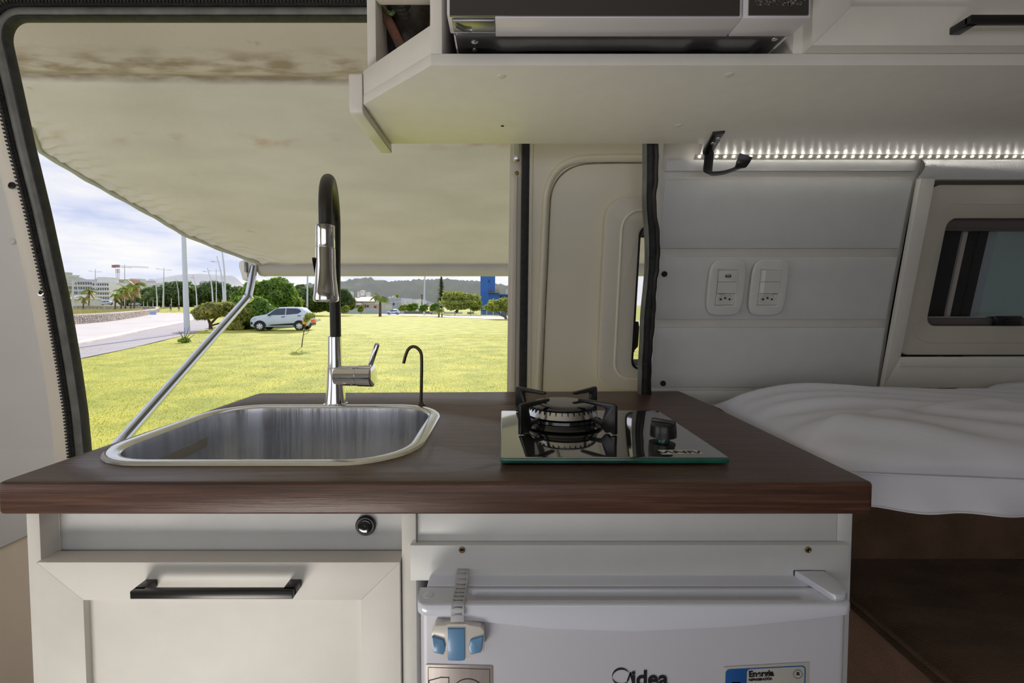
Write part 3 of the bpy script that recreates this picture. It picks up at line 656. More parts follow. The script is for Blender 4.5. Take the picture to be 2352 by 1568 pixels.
# moulded top cap with scooped handle
cz = lambda px, py, Y=.4515: P(px, py, Y).z
ztp = P(1155,1389,.453).z+.0015; mb = MB(); NU, NV = 90, 16
xs_ = lambda s: fx0+(fx1-fx0)*s
def yfront(s):   # rounded plan corners
    d = min(s, 1-s)*(fx1-fx0); r = .011
    return .4515+(r-math.sqrt(max(0, r*r-(r-d)**2)) if d < r else 0)
def zbot(s): return float(np.interp(s, [0,.04,.12,.3,.5,.75,.95,1], [cz(960,1414),cz(1000,1416),cz(1060,1426),cz(1250,1445),cz(1450,1452),cz(1700,1440),cz(1900,1418),cz(1958,1411)]))
sc0, sc1 = (XP(1062,1375,.466)-fx0)/(fx1-fx0), (XP(1892,1375,.466)-fx0)/(fx1-fx0)
def scoop(s, t):
    a = sstep(sc0, sc0+.03, s)*(1-sstep(sc1-.05, sc1, s)); b = sstep(.18, .32, t)*(1-sstep(.74, .84, t))
    return -.0065*a*b
rows = []
prof = [('t',i/12) for i in range(12,-1,-1)]   # t=1 back, t=0 front
us = sorted(set([0,.002,.005,.009,.014,.02]+[i/80 for i in range(1,80)]+[1-v for v in (.02,.014,.009,.005,.002,0)]))
for s in us:
    yf = yfront(s); r = []
    edge = .0018*sstep(.012, 0, min(s,1-s)) if False else 0
    r.append(Vector((xs_(s), .4805, zbot(s)))); 
    for _, t in prof: r.append(Vector((xs_(s), yf+.0022+(.4805-yf-.0022)*t, ztp+scoop(s, t)-(.0006 if t == 1 else 0))))
    r.append(Vector((xs_(s), yf+.0007, ztp-.0007))); r.append(Vector((xs_(s), yf, ztp-.0025))); r.append(Vector((xs_(s), yf, zbot(s)+.002))); r.append(Vector((xs_(s), yf+.0012, zbot(s))))
    rows.append(r)
cp = MB().loft(rows, cap=True).build('top_cap', plast, fg, smooth=50)
pq = P(984, 1368, .467); MB().lathe([(.0055,0),(.0053,.0006),(.003,.0012),(.001,.0013)], (pq.x,.4665,ztp), 24).build('plug', plast, cp)
hg0 = ztp+.0008
hpts = [PZ(*q_, hg0+.006) for q_ in ((1826,1311),(1893,1311),(1944,1351),(1946,1360),(1938,1366),(1920,1367),(1908,1363))]
plate('hinge_cover', [(p.x,p.y) for p in reversed(hpts)], [], .0075, .0012, flatz(hg0-.0008), plast, fg)
# stickers and lettering on the fridge door
DY = .4570
def dp(px, py): p = P(px, py, DY); return p
st1 = thing('number_sticker', 'silver sticker with a large outlined number below the latch', 'sticker', dp(1054,1545))
z_ = lambda py: dp(1100,py).z
a = [(dp(978,1528).x, z_(1524.5)), (dp(1132,1528).x, z_(1528)), (dp(1133,1700).x, z_(1690)), (dp(978,1700).x, z_(1690))]
plate('sheet', roundcorner(a, [.002]*4), [], .0003, .00005, front(DY+.0001), silverpaper, st1)
fr_ = [(dp(983,1545).x, z_(1531)), (dp(1125,1545).x, z_(1535.5)), (dp(1126,1545).x, z_(1684)), (dp(983,1545).x, z_(1684))]
fi_ = [(fr_[0][0]+.0005,fr_[0][1]-.0005),(fr_[1][0]-.0005,fr_[1][1]-.0005),(fr_[2][0]-.0005,fr_[2][1]+.0005),(fr_[3][0]+.0005,fr_[3][1]+.0005)]
plate('border', fr_, [fi_], .0001, .00001, front(DY-.0003), ink, st1)
def polyline(name, pts, wdt, mat, parent, Y=DY-.0004):
    m = MB()
    for i in range(len(pts)-1):
        a_, b_ = Vector(pts[i]), Vector(pts[i+1]); d = (b_-a_).normalized(); n_ = Vector((-d.y, d.x))*wdt/2; e_ = d*wdt*.3
        qd = [a_-e_-n_, b_+e_-n_, b_+e_+n_, a_-e_+n_]
        m.hexa([Vector((p.x, Y+.0001, p.y)) for p in qd], [Vector((p.x, Y-.0001, p.y)) for p in qd])
    return m.build(name, mat, parent, smooth=0)
o1 = [(989,1590),(985,1562),(1013,1554.5),(1031,1555),(1031,1680)]
polyline('numeral', [(dp(x_,y_).x, dp(x_,y_).z) for x_, y_ in o1], .0008, ink, st1)
cc = dp(1075, 1596); rr = .0178
polyline('numeral', [(cc.x+rr*.98*math.cos(t), cc.z+rr*math.sin(t)) for t in [2*PI*i/40 for i in range(41)]], .0008, ink, st1)
polyline('numeral', [(cc.x+rr*.5*math.cos(t), cc.z+rr*.5*math.sin(t)) for t in [2*PI*i/30 for i in range(31)]], .0008, ink, st1)
# maker's lettering
Rx = Matrix.Rotation(PI/2, 4, 'X')
lg = dp(1480, 1560)
lo = tag(text('lettering', 'idea', .0235, Matrix.Translation((dp(1492,1545).x, DY-.0003, dp(1492,1559).z)) @ Rx, ink, fg, offset=.0005))
ccx = dp(1426, 1553)
def arcband(a0, a1, r0, w0, w1, c_):
    o_, i_ = [], []
    for k in range(25):
        t = k/24; an = math.radians(a0+(a1-a0)*t); wv = w0+(w1-w0)*math.sin(PI*t); o_.append((c_.x+(r0)*math.cos(an), c_.z+r0*math.sin(an))); i_.append((c_.x+(r0-wv)*math.cos(an), c_.z+(r0-wv)*math.sin(an)))
    return o_+i_[::-1]
plate('emblem', arcband(25, 185, .0092, .0002, .0020, ccx), [], .0003, .00002, front(DY), ink, fg)
plate('emblem', arcband(190, 330, .0092, .0002, .0016, ccx), [], .0003, .00002, front(DY), ink, fg)
polyline('emblem', [(dp(1442,1545).x, dp(0,1562).z),(dp(1448,1545).x, dp(0,1545).z),(dp(1455,1545).x, dp(0,1572).z)], .0018, ink, fg, DY-.0002)
st2 = thing('energy_label', 'white and blue energy rating sticker on the fridge door', 'sticker', dp(1760,1545))
a = [(dp(1662,1545).x, dp(0,1531).z),(dp(1858,1545).x, dp(0,1520).z),(dp(1858,1545).x, dp(0,1700).z),(dp(1662,1545).x, dp(0,1700).z)]
plate('sheet', roundcorner(a, [.001]*4), [], .0003, .00005, front(DY+.0001), paper, st2)
a = roundcorner([(dp(1666,1545).x, dp(0,1536).z),(dp(1850,1545).x, dp(0,1527).z),(dp(1850,1545).x, dp(0,1700).z),(dp(1666,1545).x, dp(0,1700).z)], [.005,.005,.001,.001])
b = roundcorner([(dp(1715,1545).x, dp(0,1536).z),(dp(1847.5,1545).x, dp(0,1529.3).z),(dp(1847.5,1545).x, dp(0,1697).z),(dp(1715,1545).x, dp(0,1697).z)], [.004,.0042,.001,.001])
plate('blue_frame', a, [b], .0002, .00002, front(DY-.0002), blueink, st2)
tl = math.atan2(11,190)
def tx(body, px, py, size, off=0., al='LEFT'):
    p = dp(px, py); return text('lettering', body, size, Matrix.Translation((p.x, DY-.0004, p.z)) @ Matrix.Rotation(-tl*.9, 4, 'Y') @ Rx, ink, st2, align=al, offset=off)
tx('Energia', 1719, 1547.5, .0088, .0003); tx('REFRIGERADOR', 1719, 1560.5, .0034, .0001)
tx('220\nVolts', 1832, 1546, .0018, .00006, 'CENTER')
cc = dp(1832, 1547); polyline('circle', [(cc.x+.0045*math.cos(t), cc.z+.0045*math.sin(t)) for t in [2*PI*i/32 for i in range(33)]], .0003, ink, st2)
a = dp(1681,1565); MB().box(a.x, a.x+.0088, DY-.0004, DY-.0002, a.z-.01, a.z).build('white_bar', paper, st2)
# ---- child latch
lc = thing('safety_latch', 'white and blue child safety latch with a slotted grey strap', 'latch', dp(1050,1470))
LY = .4515
lp_ = lambda px, py: (P(px,py,LY-.004).x, P(px,py,LY-.004).z)
base = [lp_(*q_) for q_ in ((1000,1434),(1022,1433),(1030,1430),(1072,1430),(1080,1433),(1104,1437),(1112,1446),(1113,1470),(1112,1492),(1104,1500),(1070,1509),(1030,1509),(1000,1497),(993,1488),(992,1450))]
bs = plate('housing', base, [], .0115, .0010, front(LY+.0055), beigepl, lc)
plate('blue_band', [lp_(*q_) for q_ in ((1029,1438),(1068,1438),(1068,1510),(1058,1511.5),(1040,1511),(1029,1510))], [], .004, .0012, front(LY-.0040), bluepl, lc)
plate('button', roundcorner([lp_(*q_) for q_ in ((993,1455),(1020,1463),(1024,1480),(1020,1497),(996,1491))], [.0015]*5, 3), [], .005, .0012, front(LY-.0035), bluepl, lc)
plate('button', roundcorner([lp_(*q_) for q_ in ((1111,1455),(1081,1463),(1076,1480),(1080,1497),(1106,1491))], [.0015]*5, 3), [], .005, .0012, front(LY-.0035), bluepl, lc)
pth = bez([Vector((0,.506,H-.2985)), Vector((0,.495,H-.2958)), Vector((0,.480,ztp+.0015)), Vector((0,.462,ztp+.0012)), Vector((0,.4535,ztp+.0012)), Vector((0,.4500,ztp-.0015)), Vector((0,.4495,H-.306)), Vector((0,.4470,H-.318))], 8)
cum = [0]
for i in range(1, len(pth)): cum.append(cum[-1]+(pth[i]-pth[i-1]).length)
Ls = cum[-1]
def spm(u, v, w_):   # u across, v along
    y = float(np.interp(v, cum, [p.y for p in pth])); z = float(np.interp(v, cum, [p.z for p in pth])); e = 1e-4
    y2 = float(np.interp(v+e, cum, [p.y for p in pth])); z2 = float(np.interp(v+e, cum, [p.z for p in pth])); t = Vector((0,y2-y,z2-z)); t = t.normalized() if t.length > 1e-9 else Vector((0,0,-1)); nn = Vector((0,t.z,-t.y))
    if nn.z < 0 and abs(t.y) > .3: nn = -nn
    if nn.y > 0 and abs(t.y) <= .3: nn = -nn
    k = v/Ls; xc_ = -.0443-.0015*k
    return Vector((xc_+u, y, z))+nn*(w_)
sl_ = []
for i in range(10):
    c_ = .004+(Ls-.008)*(i+.5)/10; w_ = .0016
    sl_.append([(-.0048,c_-w_*.9),(-.0042,c_-w_),(-.003,c_-w_*.5),(.003,c_-w_*.5),(.0042,c_-w_),(.0048,c_-w_*.9),(.0048,c_+w_*.9),(.0042,c_+w_),(.003,c_+w_*.5),(-.003,c_+w_*.5),(-.0042,c_+w_),(-.0048,c_+w_*.9)])
side = [(.0068, Ls*i/40) for i in range(41)]+[(-.0068, Ls*(40-i)/40) for i in range(41)]
plate('strap', side, sl_, .0012, .0003, spm, straprub, lc, smooth=50)
# ================================================================ OVERHEAD SHELF, MICROWAVE, CUPBOARD
SZ = P(1300, 150, .592).z; ST = P(1300, 123, .592).z     # underside and top of the shelf board
us_ = lambda px, py: (lambda p: (p.x, p.y))(PZ(px, py, SZ))
sh = thing('overhead_shelf', 'off-white overhead shelf unit over the worktop carrying the microwave', 'shelf', (.1,.75,SZ))
A0, A1, A2, A3 = us_(990,150), us_(835,240), us_(888,330), us_(1615,330)
ybk = A2[1]; xr = 2.2
brd = plate('shelf_board', [A0, (xr, A0[1]), (xr, Wy(SZ)-.004), (us_(1605,362)[0], Wy(SZ)-.004), (A3[0], ybk), (A2[0], ybk), (A1[0], A1[1])], [], ST-SZ, .0006, flatz(SZ), white, sh)
def d3(a, b, z0, z1, th, nm, mat=white, par=sh, bev=.0006):
    a, b = Vector((*a,0)), Vector((*b,0)); t = (b-a).normalized(); n_ = Vector((-t.y, t.x, 0))*th
    return MB().hexa([Vector((a.x,a.y,z0)),Vector((b.x,b.y,z0)),Vector((b.x,b.y,z1)),Vector((a.x,a.y,z1))],[Vector((a.x+n_.x,a.y+n_.y,z0)),Vector((b.x+n_.x,b.y+n_.y,z0)),Vector((b.x+n_.x,b.y+n_.y,z1)),Vector((a.x+n_.x,a.y+n_.y,z1))]).build(nm, mat, par, bevel=bev)
zr = P(990,57,.592).z
d3(A1, A0, ST, zr, .012, 'diagonal_fascia')
# end panel hanging slightly below the shelf, with a rounded front
ez0 = P(875,347,ybk).z
ex1 = A1[0]-.001; ex0 = XP(801,230,A1[1]-.002)
ztp_ = P(815,167,A1[1]).z
mb = plate('end_panel', roundcorner([(A1[1]-.002,ez0),(ybk+.012,ez0),(ybk+.012,ztp_),(A1[1]-.002,ztp_)], [.012,.001,.001,.006]), [], ex1-ex0, .002, lambda u,v,w_: Vector((ex0+w_, u, v)), white, sh)
zc_ = H+.62
vx0, vx1 = XP(988,60,.592), XP(1015,60,.592)
MB().box(vx0, vx1, .592, .88, ST, zc_).build('divider', white, sh, bevel=.0006)
ux0, ux1 = XP(1822,100,.592), XP(1852,100,.592)
MB().box(ux0, ux1, .592, .88, ST, zc_).build('divider', white, sh, bevel=.0006)
px0_ = XP(843,60,.72)
MB().box(px0_, XP(863,60,.72), .72, .88, ST, zc_).build('upright', white, sh, bevel=.0006)
zt2 = P(900,14,.60).z
zt2 = P(900,14,.735).z; MB().box(XP(838,8,.70), vx0, .700, .735, zt2, zt2+.03).build('upper_rail', ceilpaint, sh, bevel=.004)
MB().box(px0_, xr, .868, .88, ST, zc_).build('back_panel', white, sh)
for px, py in ((1152,175),(1675,172),(1559,288)):
    p = PZ(px, py, SZ); MB().lathe([(.0058,0),(.0058,.0006),(.005,.0009)], p, 24, (0,0,-1)).build('screw_cap', white, sh)
p = PZ(1154,289,SZ); MB().lathe([(.0028,.0002),(.0028,.0006),(.001,.0006)], p, 14, (0,0,-1)).build('screw_hole', hole, sh)
# board rail under the right cupboard
# ---- right overhead cupboard
cb = thing('overhead_cupboard', 'off-white overhead cupboard with framed door right of the microwave', 'cabinet', (1.2,.7,ST))
MB().box(ux1+.0005, xr, .600, .866, ST, zc_).build('body', white, cb, bevel=.0006)
DYc = .574; dz0 = P(1900,104,DYc).z; dx0 = XP(1866,60,DYc); dx1 = dx0+.62; dz1 = dz0+.30
fm2 = lambda u, v, w_: Vector((u, DYc+.021-w_, v))
cd = MB().box(dx0+.03, dx1-.03, DYc+.006, DYc+.018, dz0+.03, dz1-.03).build('door', white, cb)
rw2 = P(1955,15,DYc).z-dz0; sw3 = XP(1955,15,DYc)-dx0
plate('rail', [(dx0,dz0),(dx1,dz0),(dx1-sw3,dz0+rw2),(dx0+sw3,dz0+rw2)], [], .021, .0005, fm2, white, cd)
plate('stile', [(dx0,dz0),(dx0+sw3,dz0+rw2),(dx0+sw3,dz1-rw2),(dx0,dz1)], [], .021, .0005, fm2, white, cd)
plate('stile', [(dx1,dz0),(dx1,dz1),(dx1-sw3,dz1-rw2),(dx1-sw3,dz0+rw2)], [], .021, .0005, fm2, white, cd)
plate('rail', [(dx0,dz1),(dx0+sw3,dz1-rw2),(dx1-sw3,dz1-rw2),(dx1,dz1)], [], .021, .0005, fm2, white, cd)
bar_handle(cd, XP(2231,40,.548), XP(2231,40,.548)+.19, P(2300,33,.548).z, .548, .575)
# ---------------------------------------------------------------- microwave
MY = .536; mz0 = P(1400,40,MY).z
mx0, mx1, mxs = XP(1026,38,MY), XP(1864,38,MY), XP(1707,38,MY)
mw = thing('microwave_oven', 'white microwave oven with black glass door on the overhead shelf', 'microwave', ((mx0+mx1)/2,.7,ST+.004))
my2 = .575
bz0 = mz0+.0
mb = MB().box(mx0+.004, mx1-.004, my2, .86, mz0+.0015, mz0+.25).build('body', mwwhite, mw, bevel=.001)
# pressed metal base with ribs
def basez(x, y):
    s = (x-mx0)/(mx1-mx0); z = mz0+.0005
    r1 = sstep(.10,.16,s)*(1-sstep(.90,.94,s)); rr_ = sstep(my2+.010, my2+.018, y)
    wv = .012*math.sin(s*9)*.0
    z -= .006*r1*rr_
    z += .0045*sstep(.20,.24,s)*(1-sstep(.60,.64,s))*sstep(my2+.022,my2+.028,y)
    z += .004*sstep(.70,.74,s)*(1-sstep(.78,.82,s))*rr_
    return z
MB().grid(120, 40, lambda s, t: Vector((mx0+.006+(mx1-mx0-.012)*s, my2-.004+.28*t, basez(mx0+.006+(mx1-mx0-.012)*s, my2-.004+.28*t)))).build('base_plate', darksteel, mw, smooth=60)
for x_ in (mx0+.0045, mx1-.0065): MB().box(x_, x_+.002, my2, .84, mz0-.001, mz0+.01).build('side_flange', mwwhite, mw)
for x_ in (mx0+.05, mx1-.05):
    for y_ in (.65, .83): MB().lathe([(.01,-.001),(.01,mz0-ST+.002)], (x_,y_,ST), 12).build('foot', blackplastic, mw)
# door: white casing with glass, and control panel
dm = MB().box(mx0+.055, mxs-.0006, MY+.001, my2-.001, mz0, mz0+.24).box(mx0, mx0+.055, MY+.001, my2-.001, mz0+.0035, mz0+.24).build('door', mwwhite, mw, bevel=.0015)
MB().box(mx0+.002, mxs-.004, MY, MY+.004, mz0+.002, mz0+.236).build('door_bezel', mwwhite, dm, bevel=.001)
MB().box(mx0+.0035, mxs-.0045, MY-.0008, MY+.002, mz0+.0018, mz0+.234).build('door_glass', mwglass, dm)
cpn = MB().box(mxs+.0006, mx1, MY+.001, my2-.001, mz0-.0, mz0+.24).build('control_panel', mwwhite, mw, bevel=.0018)
MB().box(mxs+.006, mx1-.004, MY-.0008, MY+.002, mz0+.0025, mz0+.234).build('panel_glass', mwglass, cpn)
sk_ = MB()
for i in range(60):
    x_ = mxs+.012+random.random()*.06; z0_ = mz0+.0135+random.random()**1.5*.012; r_ = .0004+random.random()*.0012
    sk_.box(x_-r_, x_+r_, MY-.0011, MY-.0009, z0_-r_, z0_+r_*.8)
sk_.build('dried_stain', M('pale_residue', (.16,.16,.15), .8), cpn, smooth=0, kind='stuff')
hgx = mx0+.005
hb_ = MB().box(hgx, hgx+.050, my2-.034, my2-.012, mz0-.0012, mz0+.0032).build('hinge_plate', M('zinc_plate',(.45,.45,.44),.34,metal=1,var=.1,scale=30), mw, bevel=.0014)
MB().tube([(hgx+.004,my2-.028,mz0-.002),(hgx+.013,my2-.020,mz0-.0025),(hgx+.022,my2-.018,mz0-.002)], .0024, 8).build('hinge_link', silverscrew, hb_)
for dx_, dy_, r_ in ((.024,.012,.0052),(.023,.028,.0035)):
    MB().lathe([(r_,0),(r_,.001),(r_*.6,.0026),(.0008,.003)], (hgx+dx_, my2+dy_, mz0+.001), 20, (0,0,-1)).build('rivet', silverscrew, mw)
p = PZ(1785, 86, mz0); MB().lathe([(.0042,0),(.004,.001),(.002,.002),(.0006,.002)], (p.x, my2+.006, mz0+.001), 18, (0,0,-1)).build('screw', silverscrew, mw)
p = PZ(1805,80,mz0)
# ---------------------------------------------------------------- dark patterned bag behind the shelf fascia
bg = thing('toiletry_bag', 'dark shiny bag with red patterned strap on the corner shelf', 'bag', (P(945,80,.76).x,.80,ST))
pa_ = [P(900,-10,.80),P(915,40,.80),P(935,90,.80),P(940,130,.80)]
rings = []
for i in range(12):
    t = i/11; c_ = P(920+22*t, -40+190*t, .80); wx = .052-.022*t; wy = .030-.010*t
    rings.append([c_+Vector((wx*math.cos(a)*(1+.05*math.sin(3*a+t*6)), wy*math.sin(a), .003*math.sin(5*a+t*9))) for a in [2*PI*j/24 for j in range(24)]])
MB().loft(rings).build('pouch', M('shiny_dark_fabric', (.03,.024,.02), .3, var=.4, scale=30, bump=.4, bscale=40, coat=.3), bg, smooth=70)
sp_ = bez([P(872,-5,.764),P(882,30,.763),P(899,62,.763),P(915,95,.763),P(928,122,.763)], 6)
MB().tube(sp_, .0075, 8, flat=.35, up=(0,-1,0)).build('patterned_strap', M('red_brown_pattern', (.11,.08,.06), .6, col2=(.28,.09,.05), scale=110), bg, smooth=60)
MB().tube(bez([P(870,-6,.760),P(881,20,.759),P(898,32,.759),P(905,26,.759)], 6), .0035, 8).build('green_piping', M('green_trim', (.10,.15,.05), .25, coat=.6), bg, smooth=60)
MB().tube(bez([P(895,8,.761),P(910,22,.759),P(932,20,.759),P(940,4,.761)], 6), .004, 8).build('webbing_loop', rubber, bg, smooth=60)
# ---------------------------------------------------------------- coat hook
hk0 = PZ(1650,305,SZ)
hk = thing('coat_hook', 'black metal coat hook screwed under the overhead shelf', 'hook', hk0)
a1, a2 = PZ(1651,301,SZ), PZ(1629,341,SZ)
yb_ = a2.y; q = lambda px, py, Y: P(px, py, Y)
pt = bez([a1+Vector((0,0,-.0018)), a1.lerp(a2,.5)+Vector((0,0,-.0018)), a2+Vector((0,.004,-.003)), q(1629,352,yb_+.010), q(1627,375,yb_+.012), q(1626,396,yb_+.008), q(1636,399,yb_-.004), q(1662,396,yb_-.03), q(1688,388,yb_-.05), q(1700,381,yb_-.06), q(1707,370,yb_-.066), q(1714,356,yb_-.07)], 6)
rings = []
for i, p in enumerate(pt):
    t = (pt[min(i+1,len(pt)-1)]-pt[max(i-1,0)]).normalized(); u_ = i/(len(pt)-1); sd = Vector((1,.3,0)).lerp(Vector((.35,1,0)), sstep(.42,.55,u_)).lerp(Vector((1,-.35,0)), sstep(.72,.86,u_)).normalized()
    sd = (sd-t*sd.dot(t)); sd = sd.normalized() if sd.length > .2 else Vector((.3,1,0)).normalized()
    n_ = t.cross(sd).normalized(); hw = .0098+.0015*sstep(.8,.95,u_)-.003*sstep(.45,.55,u_)*sstep(.85,.7,u_); th = .0016
    rings.append([p+sd*hw+n_*th, p+sd*hw-n_*th, p-sd*hw-n_*th, p-sd*hw+n_*th])
MB().loft(rings).build('hook_bar', black, hk, smooth=50, bevel=.0006)
for px, py in ((1650,313),(1638,324)):
    p = PZ(px, py, SZ); MB().lathe([(.0042,.003),(.004,.0045),(.002,.006),(.0007,.006)], p, 18, (0,0,-1)).build('screw', silverscrew, hk)
# ---------------------------------------------------------------- LED strip
ledz = PW(1900, 359).z; ledm = M('led', (1,1,1), .5, emit=(1.0,.97,.90,62))
ls = thing('led_strip', 'lit white LED strip between the overhead shelf and side wall', 'light strip', (1.0, Wy(ledz), ledz))
LX0 = PW(1598,364).x
MB().hexa([Vector((LX0-.01,Wy(ledz)-.009-.012,SZ-.0005)),Vector((xr-.05,Wy(ledz)-.009-.012,SZ-.0005)),Vector((xr-.05,Wy(ledz)-.009-.004,SZ-.0085)),Vector((LX0-.01,Wy(ledz)-.009-.004,SZ-.0085))],
          [Vector((LX0-.01,Wy(ledz)-.009-.0112,SZ-.0002)),Vector((xr-.05,Wy(ledz)-.009-.0112,SZ-.0002)),Vector((xr-.05,Wy(ledz)-.009-.0032,SZ-.008)),Vector((LX0-.01,Wy(ledz)-.009-.0032,SZ-.008))]).build('strip_tape', M('led_tape',(.5,.47,.4),.5), ls)
n_led = int((1.35-LX0)/.0172); first = None
for i in range(n_led):
    x_ = LX0+.0172*i
    if first is None:
        first = MB().hexa([Vector((x_-.0017,Wy(ledz)-.009-.0102,SZ-.0034)),Vector((x_+.0017,Wy(ledz)-.009-.0102,SZ-.0034)),Vector((x_+.0017,Wy(ledz)-.009-.0085,SZ-.0051)),Vector((x_-.0017,Wy(ledz)-.009-.0085,SZ-.0051))],
            [Vector((x_-.0017,Wy(ledz)-.009-.0087,SZ-.0022)),Vector((x_+.0017,Wy(ledz)-.009-.0087,SZ-.0022)),Vector((x_+.0017,Wy(ledz)-.009-.0070,SZ-.0039)),Vector((x_-.0017,Wy(ledz)-.009-.0070,SZ-.0039))]).build('led', ledm, ls, smooth=0)
    else:
        c = first.copy(); COL.objects.link(c); c.location = (.0172*i, 0, 0); c.parent = ls
# ---------------------------------------------------------------- socket plates
def socketplate(pxc, lab, usb):
    c = PW(pxc, 661, -.006); cu, cv = c.x, c.z
    t = thing('socket_plate', lab, 'socket', PW(pxc, 661, -.004), 'white socket plates on the side wall')
    hw_, hh_ = .0400, .0605
    ol = []
    for i in range(40):   # rounded, slightly bulging
        a = 2*PI*i/40; ca, sa = math.cos(a), math.sin(a)
        ol.append((cu+hw_*math.copysign(abs(ca)**.5, ca), cv+hh_*math.copysign(abs(sa)**.42, sa)))
    mwid, mh = .0205, .0375
    plate('cover', ol, [[(cu-mwid,cv-mh),(cu+mwid,cv-mh),(cu+mwid,cv+mh),(cu-mwid,cv+mh)]], .008, .003, onwall(.006), sockwhite, t, smooth=60)
    h3 = 2*mh/3; wmf = lambda off: onwall(off)
    for k in range(3):
        z1_ = cv+mh-h3*k-.0004; z0_ = cv+mh-h3*(k+1)+.0004
        if k == 2:
            hx_ = [(cu-.0165,(z0_+z1_)/2),(cu-.0115,z0_+.0035),(cu+.0115,z0_+.0035),(cu+.0165,(z0_+z1_)/2),(cu+.0115,z1_-.0035),(cu-.0115,z1_-.0035)]
            m_ = plate('outlet', [(cu-mwid+.0004,z0_),(cu+mwid-.0004,z0_),(cu+mwid-.0004,z1_),(cu-mwid+.0004,z1_)], [hx_], .009, .0004, onwall(.006), sockwhite, t)
            plate('outlet_floor', hx_, [], .003, .0002, onwall(.007), sockwhite, m_)
            for dx_, dz_ in ((-.0095,0),(0,.0028),(.0095,0)):
                p = Vector((cu+dx_-.001, Wy(cv)-.0101, (z0_+z1_)/2+dz_)); MB().lathe([(.0021,0),(.0021,.0006)], p, 12, (0,-1,.15)).build('pin_hole', hole, m_)
            plate('rust_spot', roundcorner([(cu+(.008 if not usb else -.018), z1_-.0012),(cu+(.019 if not usb else -.004),z1_-.0016),(cu+(.019 if not usb else .0),z1_+.0002),(cu+(.006 if not usb else -.018),z1_+.0002)],[.0005]*4), [], .0003, .00005, onwall(.0150), rust, m_)
        elif usb and k == 0:
            m_ = plate('usb_port', [(cu-mwid+.0004,z0_),(cu+mwid-.0004,z0_),(cu+mwid-.0004,z1_),(cu-mwid+.0004,z1_)], [], .009, .0004, onwall(.006), sockwhite, t)
            plate('usb_opening', [(cu-.0062,(z0_+z1_)/2-.0028),(cu+.0062,(z0_+z1_)/2-.0028),(cu+.0062,(z0_+z1_)/2+.0028),(cu-.0062,(z0_+z1_)/2+.0028)], [[(cu-.0045,(z0_+z1_)/2-.0004),(cu+.0045,(z0_+z1_)/2-.0004),(cu+.0045,(z0_+z1_)/2+.0014),(cu-.0045,(z0_+z1_)/2+.0014)]], .0004, .00005, onwall(.0150), hole, m_)
        else:
            m_ = MB()
            xs4 = [cu-mwid+.0004, cu-mwid+.0065, cu+mwid-.0004]; of = [.012, .019, .0165] if not usb else [.016,.0165,.017]
            g = lambda x_, z__, o_: Vector((x_, Wy(z__)-o_, z__))
            for j in range(2):
                m_.hexa([g(xs4[j],z0_,0),g(xs4[j+1],z0_,0),g(xs4[j+1],z1_,0),g(xs4[j],z1_,0)], [g(xs4[j],z0_,of[j]),g(xs4[j+1],z0_,of[j+1]),g(xs4[j+1],z1_,of[j+1]),g(xs4[j],z1_,of[j])])
            m_ = m_.build('rocker', sockwhite, t, smooth=0)
socketplate(1665, 'left wall plate with USB port, blank rocker and outlet', True)
socketplate(1762, 'right wall plate with two rocker switches above an outlet', False)
# ---------------------------------------------------------------- bed : seat base, folded mattress, pillows
bd = thing('bench_seat', 'dark brown velvet upholstered bench seat beside the fridge cabinet', 'bench', (1.2,.6,ZF))
bz1_ = H-.52; bx0_ = .626
MB().box(bx0_+.006, 2.25, -.1, 1.02, ZF, bz1_-.03).build('base', brownlt, bd, bevel=.008)
nb = MB().grid(70, 60, lambda s, t: Vector((bx0_+1.62*s, -.1+1.13*t, bz1_-.006+.006*math.sin(s*9+t*4)*math.sin(t*7)-.02*(1-sstep(0,.03,s)))))
nb.build('seat_cover', brown, bd, smooth=80)
MB().tube([(bx0_+.002,-.1,bz1_-.010),(bx0_+.002,1.02,bz1_-.010)], .004, 8).build('piping', brown, bd)
mt = thing('folded_mattress', 'brown velvet mattress block under the white pillow', 'mattress', (1.3,.93,bz1_))
MB().box(.44, 2.2, .925, 1.035, bz1_-.02, H-.303).build('mattress_cover', brown, mt, bevel=.02)
MB().box(.42, 2.2, .70, 1.035, H-.303, H-.262).build('mattress_cover', brown, mt, bevel=.015)
